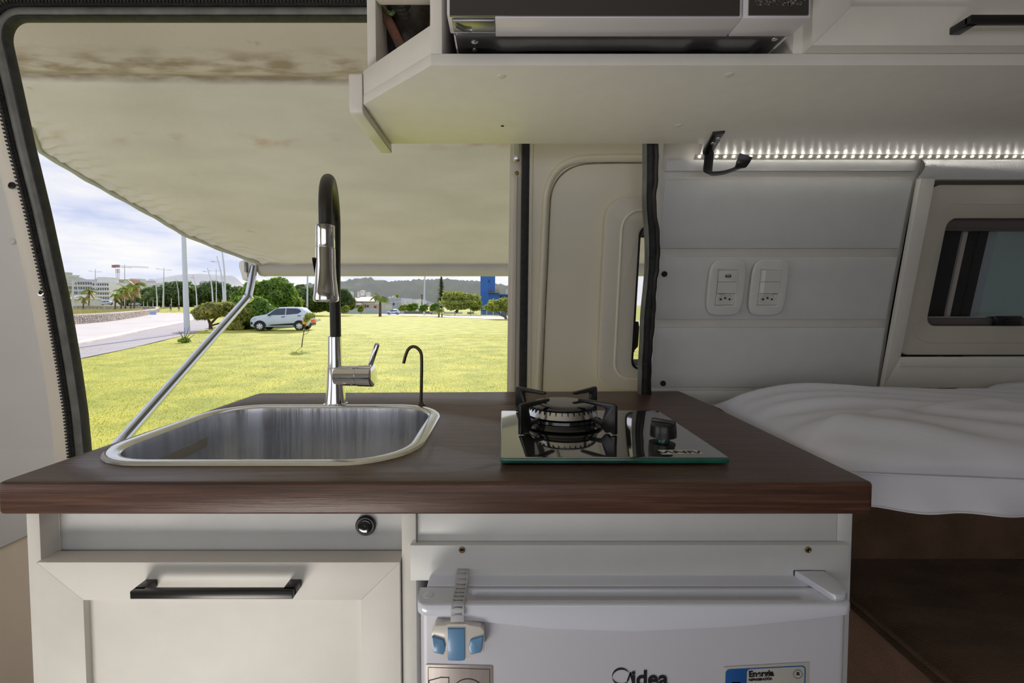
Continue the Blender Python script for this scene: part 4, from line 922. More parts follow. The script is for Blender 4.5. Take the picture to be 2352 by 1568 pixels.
def pillow(name, lab, cA, cB, cC, cD, z0, bulge, flange, seed, grp=None):
    t = thing(name, lab, 'pillow', (sum((c[0] for c in (cA,cB,cC,cD)))/4, sum((c[1] for c in (cA,cB,cC,cD)))/4, z0), grp)
    rn = random.Random(seed); ph = [rn.random()*6 for _ in range(8)]
    def pos(s, t_):
        x = (cA[0]*(1-s)+cB[0]*s)*(1-t_)+(cD[0]*(1-s)+cC[0]*s)*t_; y = (cA[1]*(1-s)+cB[1]*s)*(1-t_)+(cD[1]*(1-s)+cC[1]*s)*t_; return x, y
    def top(s, t_):
        x, y = pos(s, t_); e = min(s, 1-s)*4; e2 = min(t_, 1-t_)*3.4; pf = (min(1,e)*(2-min(1,e)))**.6*(min(1,e2)*(2-min(1,e2)))**.6
        wr = .0035*math.sin(9*s+14*t_+ph[0])*math.sin(5*t_+ph[1])+.0022*math.sin(31*s-17*t_+ph[2])*(1-pf)+.0018*math.sin(23*s+41*t_+ph[3])+.003*math.exp(-((t_-.15-.5*s)/.02)**2)-.003*math.exp(-((t_-.5+.4*s)/.03)**2)
        return Vector((x, y, z0+bulge*pf+1.7*wr*min(1,8*min(s,1-s,t_,1-t_)+.15)))
    def bot(s, t_):
        x, y = pos(s, t_); e = min(1, min(s,1-s)*6)*min(1, min(t_,1-t_)*6); return Vector((x, y, z0-.004-.035*e))
    bod = MB().grid(70, 60, top); bod.grid(20, 20, lambda s, t_: bot(1-s, t_))
    bo = bod.build('pillowcase', pillowm, t, smooth=80)
    if flange:
        def fl(s, t_):
            x, y = pos(s, 0); return Vector((x+.0, y-.004-.012*t_-.004*math.sin(s*17+ph[4])*t_-.003*math.sin(s*43+ph[5])*t_, z0+.003-flange*t_+.0015*math.sin(s*29+ph[6])*t_))
        MB().grid(80, 8, fl).build('flange', pillowm, t, smooth=80)
        MB().tube([fl(i/60, 0)+Vector((0,-.001,0)) for i in range(61)], .0012, 6).build('seam', pillowm, t)
        MB().tube([fl(i/60, .985)+Vector((0,-.0006,.0)) for i in range(61)], .0011, 6).build('hem', pillowm, t)
        MB().grid(40, 4, lambda s, t_: Vector((pos(s,0)[0], pos(s,0)[1]+.003+.06*t_, z0-flange*.92+.002*math.sin(s*9)))).build('flange', pillowm, t, smooth=80)
    return t
pf0, pf1 = P(1980,1100,.572), P(2400,1118,.548)
pillow('bed_pillow', 'large white pillow with a flanged edge beside the worktop', (.41,.580), (1.0,.505), (1.16,.90), (.455,.985), H-.216, .062, .040, 3)
pillow('bed_pillow', 'second white pillow lying behind the large one by the wall', (.99,.90), (1.45,.80), (1.5,1.0), (1.02,1.01), H-.213, .045, 0, 5)
# ================================================================ AWNING
aw = thing('awning', 'beige canvas awning with roller tube and chrome folding arm over the door', 'awning', (0,1.3,H+.9))
AYa, AZa, AYb, AZb = 1.25, .95, 2.27, .195
def cv(t): return AYa+(AYb-AYa)*t, AZa+(AZb-AZa)*t
EP = [(70,292),(92,345),(200,410),(300,465),(372,505),(420,535),(500,568),(560,590),(592,601)]
ed = []
for px, py in EP:
    d = ray(px, py); lo, hi = 0., 1.
    for _ in range(40):
        m_ = (lo+hi)/2; y, z = cv(m_); 
        if z/y > d.z/d.y: lo = m_
        else: hi = m_
    y, z = cv(lo); ed.append((lo, d.x/d.y*y))
ed = [(0, ed[0][1]-.25)]+ed; et = [a for a, b in ed]; exx = [b for a, b in ed]
XR = 1.9
def canv(s, t):
    xl = float(np.interp(t, et, exx)); x = xl+(XR-xl)*s; y, z = cv(t); d = x-xl
    sag = -.025*math.sin(PI*t)*math.sin(PI*min(1, s*1.2))
    fold = .012*math.exp(-((t-.27)/.012)**2)
    ed_ = math.exp(-d/.10)
    wr = 1.9*(.0028*math.sin(t*210+d*34+2*math.sin(t*37))+.002*math.sin(t*120-d*60))*sstep(0,.02,d)*math.exp(-(d/.13)**2)*sstep(.3,.5,t)
    crn = .003*math.exp(-d/.35)*math.sin(d*22+t*14)*min(1,d/.1)
    lip = .03*math.exp(-(d/.02)**2)*sstep(.35,.45,t)
    return Vector((x, y, H+z+sag+fold+wr+crn-lip*0))
nu, nv = 150, 300
mb = MB(); us2 = [(i/nu)**2.2 for i in range(nu+1)]
mb.grid(nu, nv, lambda s, t: canv(us2[int(round(s*nu))], t))
co = mb.build('canvas', canvas, aw, smooth=80)
uvl = co.data.uv_layers.new(name='UVMap'); o_ = OR[co]
lv_ = np.zeros(len(co.data.loops), dtype=np.int32); co.data.loops.foreach_get('vertex_index', lv_)
cs_ = np.zeros(len(co.data.vertices)*3, dtype=np.float32); co.data.vertices.foreach_get('co', cs_); cs_ = cs_.reshape(-1,3)
tv = (cs_[:,1]+o_.y-AYa)/(AYb-AYa); uvs = np.stack([cs_[:,0]+o_.x, tv], 1)[lv_]; uvl.data.foreach_set('uv', uvs.ravel())
# gathered hem along the free edge
ep = [canv(0, t) for t in [i/90 for i in range(91)]]
rings = []
for i, p in enumerate(ep):
    r_ = .0085+.0012*math.sin(i*1.1); rings.append([p+Vector((r_*1.3*math.cos(a), 0, r_*math.sin(a)-.004)) for a in [2*PI*j/8 for j in range(8)]])
MB().loft(rings).build('edge_hem', M('canvas_hem',(.40,.41,.35),.6,trans=.25), aw, smooth=80)
tb = P(880, 616.5, 2.30)
txl = P(597, 616, 2.30).x
MB().lathe([(.030,0),(.037,.004),(.0400,.02),(.0400,.028),(.0388,.03),(.0388,3.6)], (txl, 2.30, tb.z), 32, (1,0,0)).build('roller_tube', canvasw, aw, smooth=50)
MB().lathe([(.012,-.03),(.014,-.01),(.031,0),(.031,.002)], (txl, 2.30, tb.z), 24, (1,0,0)).build('tube_cap', bracketw, aw)
k0 = P(583, 607, 2.28)
ol = [P(*q_, 2.26) for q_ in ((562,597),(571,595),(579,600),(581,608),(578,622),(573,634),(568,645),(561,643),(557,628),(552,612),(553,602))]
plate('end_bracket', [(p.x,p.z) for p in ol], [], .035, .003, front(2.28), bracketw, aw)
ol = [P(*q_, 2.24) for q_ in ((558,600),(562,598),(566,620),(570,642),(566,643),(560,622))]
plate('bracket_rib', [(p.x,p.z) for p in ol], [], .01, .0005, front(2.25), bracketw, aw)
MB().tube([P(571,610,2.27), P(592,610,2.27)], .014, 16).build('pivot', bracketw, aw)
ap = [P(583,612,2.26), P(577,650,2.24), P(570,684,2.22), P(290,1000,1.35), P(262,1032,1.28)]
mb = MB(); mb.tube([ap[0], ap[1], ap[2]], .0175, 16); mb.build('upper_arm', alu, aw, smooth=60)
MB().tube([ap[2]+Vector((0,0,.004)), ap[3], ap[4]], .0165, 16).build('folding_arm', alu, aw, smooth=60)
def goff(a, b):
    d_ = (b-a).normalized(); v_ = Vector((0,0,H))-(a+b)/2; return (v_-d_*v_.dot(d_)).normalized()*.0150
MB().tube([(txl+.03,2.273,tb.z+.0285),(txl+3.5,2.273,tb.z+.0285)], .0035, 6).build('canvas_slot', hole, aw)
o1_ = goff(ap[2], ap[3]); o2_ = goff(ap[0], ap[1])
MB().tube([ap[2]+o1_, ap[3]+o1_, ap[4]+o1_], .0050, 8).build('arm_groove', M('dark_channel',(.09,.08,.08),.5), aw)
MB().tube([ap[0]+o2_, ap[1]+o2_, ap[2]+o2_], .0050, 8).build('arm_groove', M('dark_channel2',(.09,.08,.08),.5), aw)
MB().lathe([(.0178,-.018),(.0178,.018)], ap[2], 20, (1,0,-.9)).build('elbow', alu, aw)
MB().box(P(571,614,2.26).x-.006, P(571,614,2.26).x+.006, 2.23, 2.26, P(571,620,2.25).z-.012, P(571,608,2.25).z+.012).build('bolt', darksteel, aw, bevel=.003)
# awning case fixed over the door
MB().tube([(-2.1,1.27,H+.97),(1.9,1.27,H+.97)], .05, 16).build('case', bracketw, aw)
# ================================================================ OUTDOORS
lawnm = M('lawn', (.29,.33,.04), .9, col2=(.54,.52,.075), scale=1.1, detail=12, bump=.6, bscale=22)  # dark and bright mottling puts grass shadows and highlights into the colour
grassm = M('grass_blades', (.36,.40,.035), .7, col2=(.60,.58,.10), scale=2.6, trans=.3)
pathm = M('pale_concrete_path', (.60,.56,.57), .85, var=.06, scale=.5, detail=9)
asph = M('grey_cycle_path', (.40,.37,.41), .9, var=.07, scale=.7, detail=9)
curbm = M('concrete_kerb', (.74,.70,.64), .8, var=.12, scale=1.5)
stonem = M('field_stone', (.42,.37,.33), .9, var=.4, scale=2.2)
copem = M('stone_coping', (.58,.52,.47), .9, var=.15, scale=1)
leaf_dark = M('dark_foliage', (.09,.155,.055), .6, col2=(.20,.28,.09), scale=.4, trans=.45)
leaf_mid = M('green_foliage', (.11,.23,.03), .55, col2=(.28,.42,.06), scale=.9, trans=.5)
leaf_lite = M('yellow_green_foliage', (.24,.32,.05), .6, col2=(.50,.54,.14), scale=.9, trans=.5)
leaf_olive = M('olive_foliage', (.28,.30,.07), .6, col2=(.58,.56,.18), scale=.9, trans=.5)
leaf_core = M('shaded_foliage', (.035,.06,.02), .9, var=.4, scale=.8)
palmm = M('palm_frond', (.18,.28,.04), .5, col2=(.40,.44,.10), scale=1.2, trans=.5)
deadpalm = M('dry_palm_frond', (.42,.32,.12), .7, var=.2, scale=2)
trunkm = M('bark', (.14,.10,.07), .9, var=.3, scale=6)
greytrunk = M('grey_bark', (.20,.18,.17), .9, var=.25, scale=3)
polem = M('painted_lamp_post', (.62,.66,.74), .4, var=.04, scale=1)
ys = [4.2*(1.075**i) for i in range(0, 62)]; ys = [1.45, 2.2, 3.2]+[y for y in ys if y < 340]+[380, 600, 1500, 5000]
xr_ = np.concatenate([np.linspace(-3.2, 1.6, 80)])
V = []; 
for y in ys:
    for r in xr_: V.append((r*y, y, gh(r*y, y)+ (0.02*math.sin(r*y*.9)*math.sin(y*.7) if y < 60 else 0)))
n = len(xr_); Fc = [(i*n+j, i*n+j+1, (i+1)*n+j+1, (i+1)*n+j) for i in range(len(ys)-1) for j in range(n-1)]
lw = struct('lawn'); npmesh('lawn_surface', V, Fc, lawnm, lw, True)
# grass blades near the van
N = 170000
y = 4.4*np.exp(rng.random(N)**.85*1.75); px = 150+rng.random(N)*1040; x = (px-AX)/F*y
z = .02*np.sin(x*.9)*np.sin(y*.7)-.012; hgt = (.010+.024*rng.random(N)**1.5); a = rng.random(N)*2*PI; wv = .004+.004*rng.random(N)+y*.0004
lean = rng.normal(0, .009, (N, 2)); V = np.zeros((N, 3, 3))
V[:,0] = np.stack([x-wv*np.cos(a), y-wv*np.sin(a), z], 1); V[:,1] = np.stack([x+wv*np.cos(a), y+wv*np.sin(a), z], 1); V[:,2] = np.stack([x+lean[:,0], y+lean[:,1], z+hgt], 1)
keep = y < 26; V = V[keep]; npmesh('grass', V, np.arange(len(V)*3).reshape(-1, 3), grassm, label='short sunlit green grass covering the lawn outside the door', cat='grass', kind='stuff')
def strip(name, A_, B_, mat, dz, par, nsub=6):
    """ribbon between two ground polylines given in pixels"""
    def res(L): 
        L = bez([Vector((a, b, 0)) for a, b in L], nsub); return [G(p.x, p.y) for p in L]
    a, b = res(A_), res(B_); m = MB(); rows = []
    for p, q in zip(a, b):
        rows.append([Vector(((p.x*(1-t)+q.x*t), (p.y*(1-t)+q.y*t), gh(p.x*(1-t)+q.x*t, p.y*(1-t)+q.y*t)+dz)) for t in [i/6 for i in range(7)]])
    return m.loft(rows, closed=False, cap=False).build(name, mat, par, smooth=60)
pt_ = struct('path')
wallbase = [(-500,790),(-150,768),(60,753),(160,746),(250,738),(310,729),(345,722),(360,718.3),(366,716)]
curbT = [(-500,900),(-150,845),(60,808),(170,788),(260,771),(350,752),(420,738),(448,728),(452,719.5)]
curbB = [(-500,915),(-150,855),(60,816),(170,795),(260,777),(350,757),(424,741),(454,730),(458,720)]
lawnE = [(-500,1000),(-150,918),(60,860),(173,827),(290,802),(390,778),(452,763),(484,750),(478,722)]
strip('concrete_surface', wallbase, curbT, pathm, .025, pt_)
strip('asphalt_surface', curbB, lawnE, asph, .015, pt_)
kb_ = struct('kerb'); ka = [G(p.x, p.y) for p in bez([Vector((a, b, 0)) for a, b in curbT], 6)]; kbb = [G(p.x, p.y) for p in bez([Vector((a, b, 0)) for a, b in curbB], 6)]
MB().loft([[p+Vector((0,0,0)), p+Vector((0,0,.09)), q+Vector((0,0,.09)), q+Vector((0,0,0))] for p, q in zip(ka, kbb)]).build('kerb_stone', curbm, kb_, smooth=0)
# upper path to the far left crossing the verge, joining behind
strip('verge_path', [(366,716),(400,713.5),(440,713),(452,714)], [(360,718.3),(400,719),(440,719.5),(452,719.5)], pathm, .03, pt_)
# right hand road
strip('road_surface', [(870,720.5),(950,722),(1050,724.5),(1168,728),(1500,738)], [(868,723),(950,725.5),(1050,729.5),(1168,735),(1500,752)], pathm, .03, pt_)
# stone wall
sw_ = thing('stone_wall', 'low curved field stone retaining wall beside the pale path', 'wall', G(160,746))
wbp = [G(p.x, p.y) for p in bez([Vector((a, b, 0)) for a, b in wallbase+[(360,713.6),(340,712.3),(300,711.4),(230,710.9),(130,710.6)]], 6)]
hts = [.82]*len(wbp); rows = []; sto = MB(); cop = []
for i, p in enumerate(wbp):
    t = (wbp[min(i+1,len(wbp)-1)]-wbp[max(i-1,0)]).normalized(); n_ = Vector((-t.y, t.x, 0)); p2 = p+n_*.45
    rows.append([Vector((p.x,p.y,-.3)), Vector((p.x,p.y,gh(p.x,p.y)+.76)), Vector((p2.x,p2.y,gh(p.x,p.y)+.76)), Vector((p2.x,p2.y,-1.2))])
    o = n_*.06; cop.append([Vector((p.x,p.y,gh(p.x,p.y)+.74))-o, Vector((p.x,p.y,gh(p.x,p.y)+.86))-o, Vector((p2.x,p2.y,gh(p.x,p.y)+.86))+o, Vector((p2.x,p2.y,gh(p.x,p.y)+.74))+o])
MB().loft(rows).build('wall_core', stonem, sw_, smooth=0); MB().loft(cop).build('coping', copem, sw_, smooth=0)
for i in range(len(wbp)-1):
    a, b = wbp[i], wbp[i+1]; L = (b-a).length
    if (a.y > 110): continue
    t = (b-a).normalized(); n_ = Vector((-t.y, t.x, 0)); m = max(1, int(L/.32)) 
    for r in range(4):
        for k in range(m):
            c = a+t*((k+random.random()*.5+.25)*L/m)+Vector((0,0,.1+r*.18+random.random()*.05)); w2, h2 = .10+.09*random.random(), .06+.04*random.random()
            q = [c-t*w2*(.7+.3*random.random())-Vector((0,0,h2)), c+t*w2-Vector((0,0,h2*.8)), c+t*w2*(.6+.4*random.random())+Vector((0,0,h2)), c-t*w2+Vector((0,0,h2*.8))]
            sto.hexa(q, [v-n_*(.05+.05*random.random())+(c-v)*.25 for v in q])
sto.build('stonework', M('pale_stone', (.50,.44,.39), .9, var=.35, scale=3), sw_, smooth=0, kind='stuff')

def leaves(blobs, n, size, squash=1., inner=.0, seed=1):
    r = np.random.default_rng(seed); bl = np.array(blobs, dtype=float); wts = (bl[:,3]*bl[:,4]*bl[:,5])**(2/3); wts /= wts.sum()
    k = r.choice(len(bl), n, p=wts); d = r.normal(size=(n,3)); d /= np.linalg.norm(d, axis=1)[:,None]
    rad = (.62+.58*r.random(n)**1.2)[:,None]; c = bl[k,:3]+d*rad*bl[k,3:6]
    nrm = d+r.normal(0, .6, (n,3)); nrm /= np.linalg.norm(nrm, axis=1)[:,None]
    u = np.cross(nrm, r.normal(size=(n,3))); u /= np.linalg.norm(u, axis=1)[:,None]; v = np.cross(nrm, u); s = (size*(.6+.8*r.random(n)))[:,None]
    V = np.stack([c-u*s, c-v*s*.45, c+u*s, c+v*s*.45], 1); return V.reshape(-1,3), np.arange(n*4).reshape(-1,4)
def ico(c, rx, ry, rz, sub=2):
    bm = bmesh.new(); bmesh.ops.create_icosphere(bm, subdivisions=sub, radius=1)
    for v in bm.verts:
        k = 1+.12*math.sin(v.co.x*5+c[0])*math.sin(v.co.y*4+c[1]+v.co.z*6); v.co = Vector((c[0]+v.co.x*rx*k, c[1]+v.co.y*ry*k, c[2]+v.co.z*rz*k))
    vs = [tuple(v.co) for v in bm.verts]; fs_ = [tuple(v.index for v in f.verts) for f in bm.faces]; bm.free(); return vs, fs_
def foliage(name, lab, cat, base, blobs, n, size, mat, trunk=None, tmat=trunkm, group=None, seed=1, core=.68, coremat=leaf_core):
    t = thing(name, lab, cat, base, group); b = Vector(base)
    bl = [(b.x+q[0], b.y+q[1], b.z+q[2], q[3], q[4], q[5]) for q in blobs]
    V, Fc = leaves(bl, n, size, seed=seed); npmesh('foliage', V, Fc, mat, t)
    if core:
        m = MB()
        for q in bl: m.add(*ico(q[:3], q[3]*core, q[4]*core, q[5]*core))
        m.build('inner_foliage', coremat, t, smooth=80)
    if trunk:
        m = MB()
        for pts, r0, r1 in trunk: m.tube([b+Vector(p) for p in pts], lambda s, r0=r0, r1=r1: r0*(1-s)+r1*s, 8)
        m.build('trunk', tmat, t, smooth=80)
    return t
def foliage_px(name, lab, cat, Y, pxblobs, n, size, mat, basepx, trunkpx=None, depth=1., zb=None, **kw):
    """blobs given as (px, py, rx_px, ry_px) at distance Y"""
    b = P(basepx[0], basepx[1], Y); 
    if zb is not None: b.z = zb
    bl = []
    for i, (px, py, rx, ry) in enumerate(pxblobs):
        c = P(px, py, Y); bl.append((c.x-b.x, (i%3-1)*rx/F*Y*.3, c.z-b.z, rx/F*Y, rx/F*Y*depth, ry/F*Y))
    rr_ = random.Random(len(name)+int(Y*7)); ex = []
    for q in bl:
        for k in range(9):
            an, el = rr_.random()*2*PI, rr_.random()*1.9-.7; f_ = .30+.28*rr_.random(); ex.append((q[0]+q[3]*.85*math.cos(an)*math.cos(el), q[1]+q[4]*.85*math.sin(an)*math.cos(el), q[2]+q[5]*.85*math.sin(el), q[3]*f_, q[4]*f_, q[5]*f_))
    bl = [(q[0],q[1],q[2],q[3]*.84,q[4]*.84,q[5]*.84) for q in bl]+ex; n = int(n*1.25)
    tr = None
    if trunkpx: tr = [([tuple(P(a, c_, Y)-b) for a, c_ in pts], r0, r1) for pts, r0, r1 in trunkpx]
    return foliage(name, lab, cat, tuple(b), bl, n, size, mat, tr, **kw)
# bushes left of the car
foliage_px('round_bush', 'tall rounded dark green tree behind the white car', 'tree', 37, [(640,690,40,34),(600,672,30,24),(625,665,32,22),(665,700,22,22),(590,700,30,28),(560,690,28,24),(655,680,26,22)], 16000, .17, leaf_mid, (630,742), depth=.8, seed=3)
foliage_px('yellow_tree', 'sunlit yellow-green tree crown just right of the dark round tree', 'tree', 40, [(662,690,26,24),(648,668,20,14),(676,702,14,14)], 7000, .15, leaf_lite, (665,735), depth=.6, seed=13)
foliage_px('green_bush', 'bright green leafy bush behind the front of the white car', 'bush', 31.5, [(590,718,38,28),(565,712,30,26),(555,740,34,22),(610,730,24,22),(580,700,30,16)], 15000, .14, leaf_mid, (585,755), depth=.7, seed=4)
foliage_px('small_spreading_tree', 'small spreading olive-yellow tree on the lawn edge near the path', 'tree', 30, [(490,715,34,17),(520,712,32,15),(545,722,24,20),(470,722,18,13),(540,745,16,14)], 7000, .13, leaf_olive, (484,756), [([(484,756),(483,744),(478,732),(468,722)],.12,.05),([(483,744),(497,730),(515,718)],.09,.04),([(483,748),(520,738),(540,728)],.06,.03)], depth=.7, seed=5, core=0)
# far hedge of trees behind the path and right of the bushes
hed = [(385,680,36,22),(420,672,30,24),(355,682,22,18),(455,680,30,22),(505,668,30,18),(540,676,30,18),(330,690,26,14),(300,692,22,12),(410,690,30,18),(480,695,26,16)]
for i, (px, py, rx, ry) in enumerate(hed):
    foliage_px('windswept_tree', ['dark green tree in the belt behind the far path, rightward of the palms','tree in the far belt beside the palms'][0] if False else f'dark windswept tree in the belt beyond the path, {["beside the joggers","behind the slender lamp posts","near the palm group","behind the leaning lamp post","over the olive tree","behind the green bush","just right of the palms","lowest beside the palms","below the tallest crown","left of the olive tree crown"][i]}', 'tree', 118+i*1.7, [(px,py,rx,ry),(px+rx*.5,py+ry*.4,rx*.6,ry*.7),(px-rx*.5,py+ry*.3,rx*.6,ry*.7)], 3200, .42, leaf_dark, (px, 703), [([(px,704),(px+3,py)],.25,.15)], group='trees beyond the far path', seed=20+i)
hed2 = [(700,685,22,24),(735,682,26,26),(760,690,22,26),(792,690,20,20),(720,700,24,18),(690,668,16,14)]
nm_ = ['left of the tall faucet','directly left of the spray head','hidden behind the tap hose','just right of the tap hose','lowest behind the lamp post','peeping over the yellow tree']
for i, (px, py, rx, ry) in enumerate(hed2):
    foliage_px('belt_tree', f'dark evergreen tree at the far end of the lawn, {nm_[i]}', 'tree', 95+i*2, [(px,py,rx,ry),(px+rx*.5,py+ry*.3,rx*.6,ry*.7),(px-rx*.4,py+ry*.4,rx*.7,ry*.6)], 3600, .33, leaf_dark, (px, 722), group='evergreens at the end of the lawn', seed=40+i)
# right side trees
foliage_px('broad_tree', 'broad bright green spreading tree left of the blue tower', 'tree', 105, [(1060,688,30,14),(1040,684,22,13),(1085,694,20,14),(1055,700,36,10),(1095,705,14,9),(1035,700,16,12)], 8000, .34, leaf_lite, (1050,718), [([(1048,718),(1053,706),(1062,694)],.35,.15),([(1052,708),(1046,698)],.2,.1)], tmat=greytrunk, seed=60, core=.7)
foliage_px('round_headed_tree', 'rounded lawn tree with leaning trunk at the right jamb', 'tree', 62, [(1145,702,22,13),(1160,697,20,12),(1130,708,16,8),(1170,704,20,14)], 8000, .2, leaf_lite, (1163,734), [([(1163,734),(1160,727),(1148,722),(1138,714)],.22,.09),([(1160,727),(1163,715)],.14,.08)], tmat=greytrunk, seed=61, core=.75)
for i, (px, py, rx, ry, bs, lb_) in enumerate(((795,711,8,7,720,'leftmost clipped shrub at the far lawn edge, beside the tap'),(830,710,5.5,6,721,'small shrub in front of the house with the white roof'),(782,713,4,4,720,'tiny yellow shrub hidden beside the tap hose'),(950,706,12,8,716,'dark green bush right of the parked far car'),(930,707,11,6,716,'olive shrub beside the parked far car'),(975,708,9,7,716,'dark bush behind the flag-straight lamp post'),(1000,706,10,8,718,'low dark bush left of the araucaria'))):
    foliage_px('shrub', lb_, 'shrub', 92, [(px,py,rx,ry)], 1200, .22, leaf_lite if i in (0,1,2,4) else leaf_mid, (px, bs), [([(px,bs),(px,py)],.05,.03)], group='shrubs at the far lawn edge', seed=70+i)
# tall dry grass behind the stone wall
N = 40000; pxg = 60+rng.random(N)*262; yw_ = np.interp(pxg, [60,160,250,310,345], [G(60,753).y, G(160,746).y, G(250,738).y, G(310,729).y, G(345,722).y]); yy = yw_+1.6+rng.random(N)*(66-yw_); x = (pxg-AX)/F*yy; hg = .7+.5*rng.random(N)+.25*np.sin(x*.35)*np.sin(yy*.3); a = rng.random(N)*PI; wv = .05+.05*rng.random(N)
V = np.zeros((N,3,3)); z0 = np.full(N, -.4); V[:,0] = np.stack([x-wv*np.cos(a),yy-wv*np.sin(a),z0],1); V[:,1] = np.stack([x+wv*np.cos(a),yy+wv*np.sin(a),z0],1); V[:,2] = np.stack([x+rng.normal(0,.2,N),yy+rng.normal(0,.2,N),z0+hg+.35],1)
npmesh('tall_grass', V, np.arange(N*3).reshape(-1,3), M('dry_tall_grass',(.36,.36,.10),.8,col2=(.56,.50,.24),scale=.35,trans=.3), label='tall dry yellow grass growing behind the stone wall', cat='grass', kind='stuff')
# ---- palms
def palm(base, hgt, crown, nf, lab, grp=None, cat='palm tree', wind=.0, seed=1, mat=palmm, dead=0, r0=.12):
    rn = random.Random(seed); base = (base[0], base[1], min(base[2], gh(base[0], base[1]))); t = thing('palm_tree', lab, cat, base, grp); b = Vector(base)
    MB().tube([b, b+Vector((wind*.1*hgt,0,hgt*.5)), b+Vector((wind*.15*hgt,0,hgt))], lambda s: r0*(1.2-.4*s), 10).build('trunk', trunkm, t, smooth=60)
    top_ = b+Vector((wind*.15*hgt,0,hgt))
    for kind, cnt in (('frond', nf), ('dry_frond', dead)):
        for i in range(cnt):
            az = 2*PI*i/max(1,cnt)+rn.random()*.5; el = (.15+.9*rn.random()) if kind == 'frond' else -.9-.4*rn.random(); L = crown*(.8+.35*rn.random()); m = MB(); prev = []
            d = Vector((math.cos(az)*math.cos(el), math.sin(az)*math.cos(el), math.sin(el))); p = top_.copy(); pts = []
            for k in range(9):
                pts.append(p.copy()); p = p+d*(L/8); d = (d+Vector((wind*.22,0,-.24))).normalized()
            for k in range(1, 9):
                c_ = pts[k]; tn = (pts[k]-pts[k-1]).normalized(); sd = tn.cross(Vector((0,0,1))); sd = sd.normalized() if sd.length > .05 else Vector((1,0,0)); ll = L*.30*math.sin(PI*min(1,(k+.6)/9.2))**.7
                for s_ in (-1, 1):
                    for h_ in (0, .33, .66):
                        c2 = c_-tn*(L/8*h_); tip = c2+sd*s_*ll+tn*ll*.45+Vector((0,0,-ll*.45)); m.add([c2+tn*L*.035, c2-tn*L*.035, tip], [(0,1,2)])
            m.tube(pts, lambda s: .03*(1-s)*crown*.5+.008, 4); m.build(kind, mat if kind == 'frond' else deadpalm, t, smooth=0)
    return t
def palm_px(px, pb, pt, Y, crown_px, nf, lab, **kw):
    b = P(px, pb, Y); tt = P(px, pt, Y); return palm(tuple(b), tt.z-min(b.z, gh(b.x, b.y)), crown_px*1.25/F*Y, nf, lab, **kw)
LG = 'wind-blown palms behind the stone wall'
palm_px(307, 716, 655, 80, 22, 13, 'tallest palm of the wind-blown group behind the stone wall', grp=LG, wind=.5, seed=1, dead=4)
palm_px(287, 715, 664, 82, 18, 11, 'palm immediately left of the tallest one behind the stone wall', grp=LG, wind=.5, seed=2, dead=3)
palm_px(277, 711, 670, 86, 15, 10, 'shorter palm with dark stub trunk left in the palm group', grp=LG, wind=.5, seed=3, dead=3)
palm_px(263, 709, 678, 88, 13, 10, 'leftmost small palm of the group behind the wall', grp=LG, wind=.5, seed=4, dead=2)
palm_px(299, 712, 672, 90, 14, 10, 'palm behind the two tallest trunks', grp=LG, wind=.5, seed=5, dead=4)
palm_px(203, 701, 668, 105, 16, 10, 'lone palm in front of the grey apartment block by the lamp post', grp=LG, wind=.6, seed=6, dead=2)
palm_px(190, 703, 685, 100, 12, 9, 'ragged yellow palm left of the lone palm', grp=LG, wind=.6, seed=7, dead=5)
palm_px(155, 700, 670, 108, 11, 8, 'palm at the far left beside the door seal', grp=LG, wind=.6, seed=8, dead=3)
palm_px(873, 725, 683, 90, 21, 15, 'feathery palm on the lawn in front of the long grey building', wind=.1, seed=9, r0=.24)
palm_px(1008, 729, 713, 80, 12, 10, 'short young palm near the road right of the lamp post', wind=.1, seed=10, r0=.13)
palm_px(1015, 728, 716, 81, 7, 6, 'smallest palm shoot right beside the short young palm', wind=.1, seed=11, r0=.1)
palm_px(912, 700, 680, 205, 9, 11, 'distant palm rising above the long grey building', wind=.1, seed=12, r0=.25)
# araucaria
ar = P(1014, 716, 120); at_ = P(1014, 633, 120); t = thing('araucaria_tree', 'tall narrow araucaria pine left of the broad tree', 'tree', ar)
MB().tube([ar, at_], lambda s: .3*(1-s)+.04, 8).build('trunk', trunkm, t); hA = at_.z-ar.z; V = []; rn = np.random.default_rng(5)
for k in range(34):
    zc = ar.z+hA*(.12+.86*k/34); R_ = (1-k/34)**.8*hA*.17+.15
    for j in range(9):
        an = rn.random()*2*PI; d = np.array([math.cos(an), math.sin(an), .12]); e_ = np.array([-math.sin(an), math.cos(an), 0])
        for s_ in range(6):
            c_ = np.array([ar.x, ar.y, zc])+d*R_*(s_+1)/6; w_ = .28*(1.1-s_/8); V += [c_-e_*w_, c_-d*w_*1.3, c_+e_*w_, c_+np.array([0,0,w_*.8])]
npmesh('needle_tufts', V, np.arange(len(V)).reshape(-1,4), leaf_dark, t)
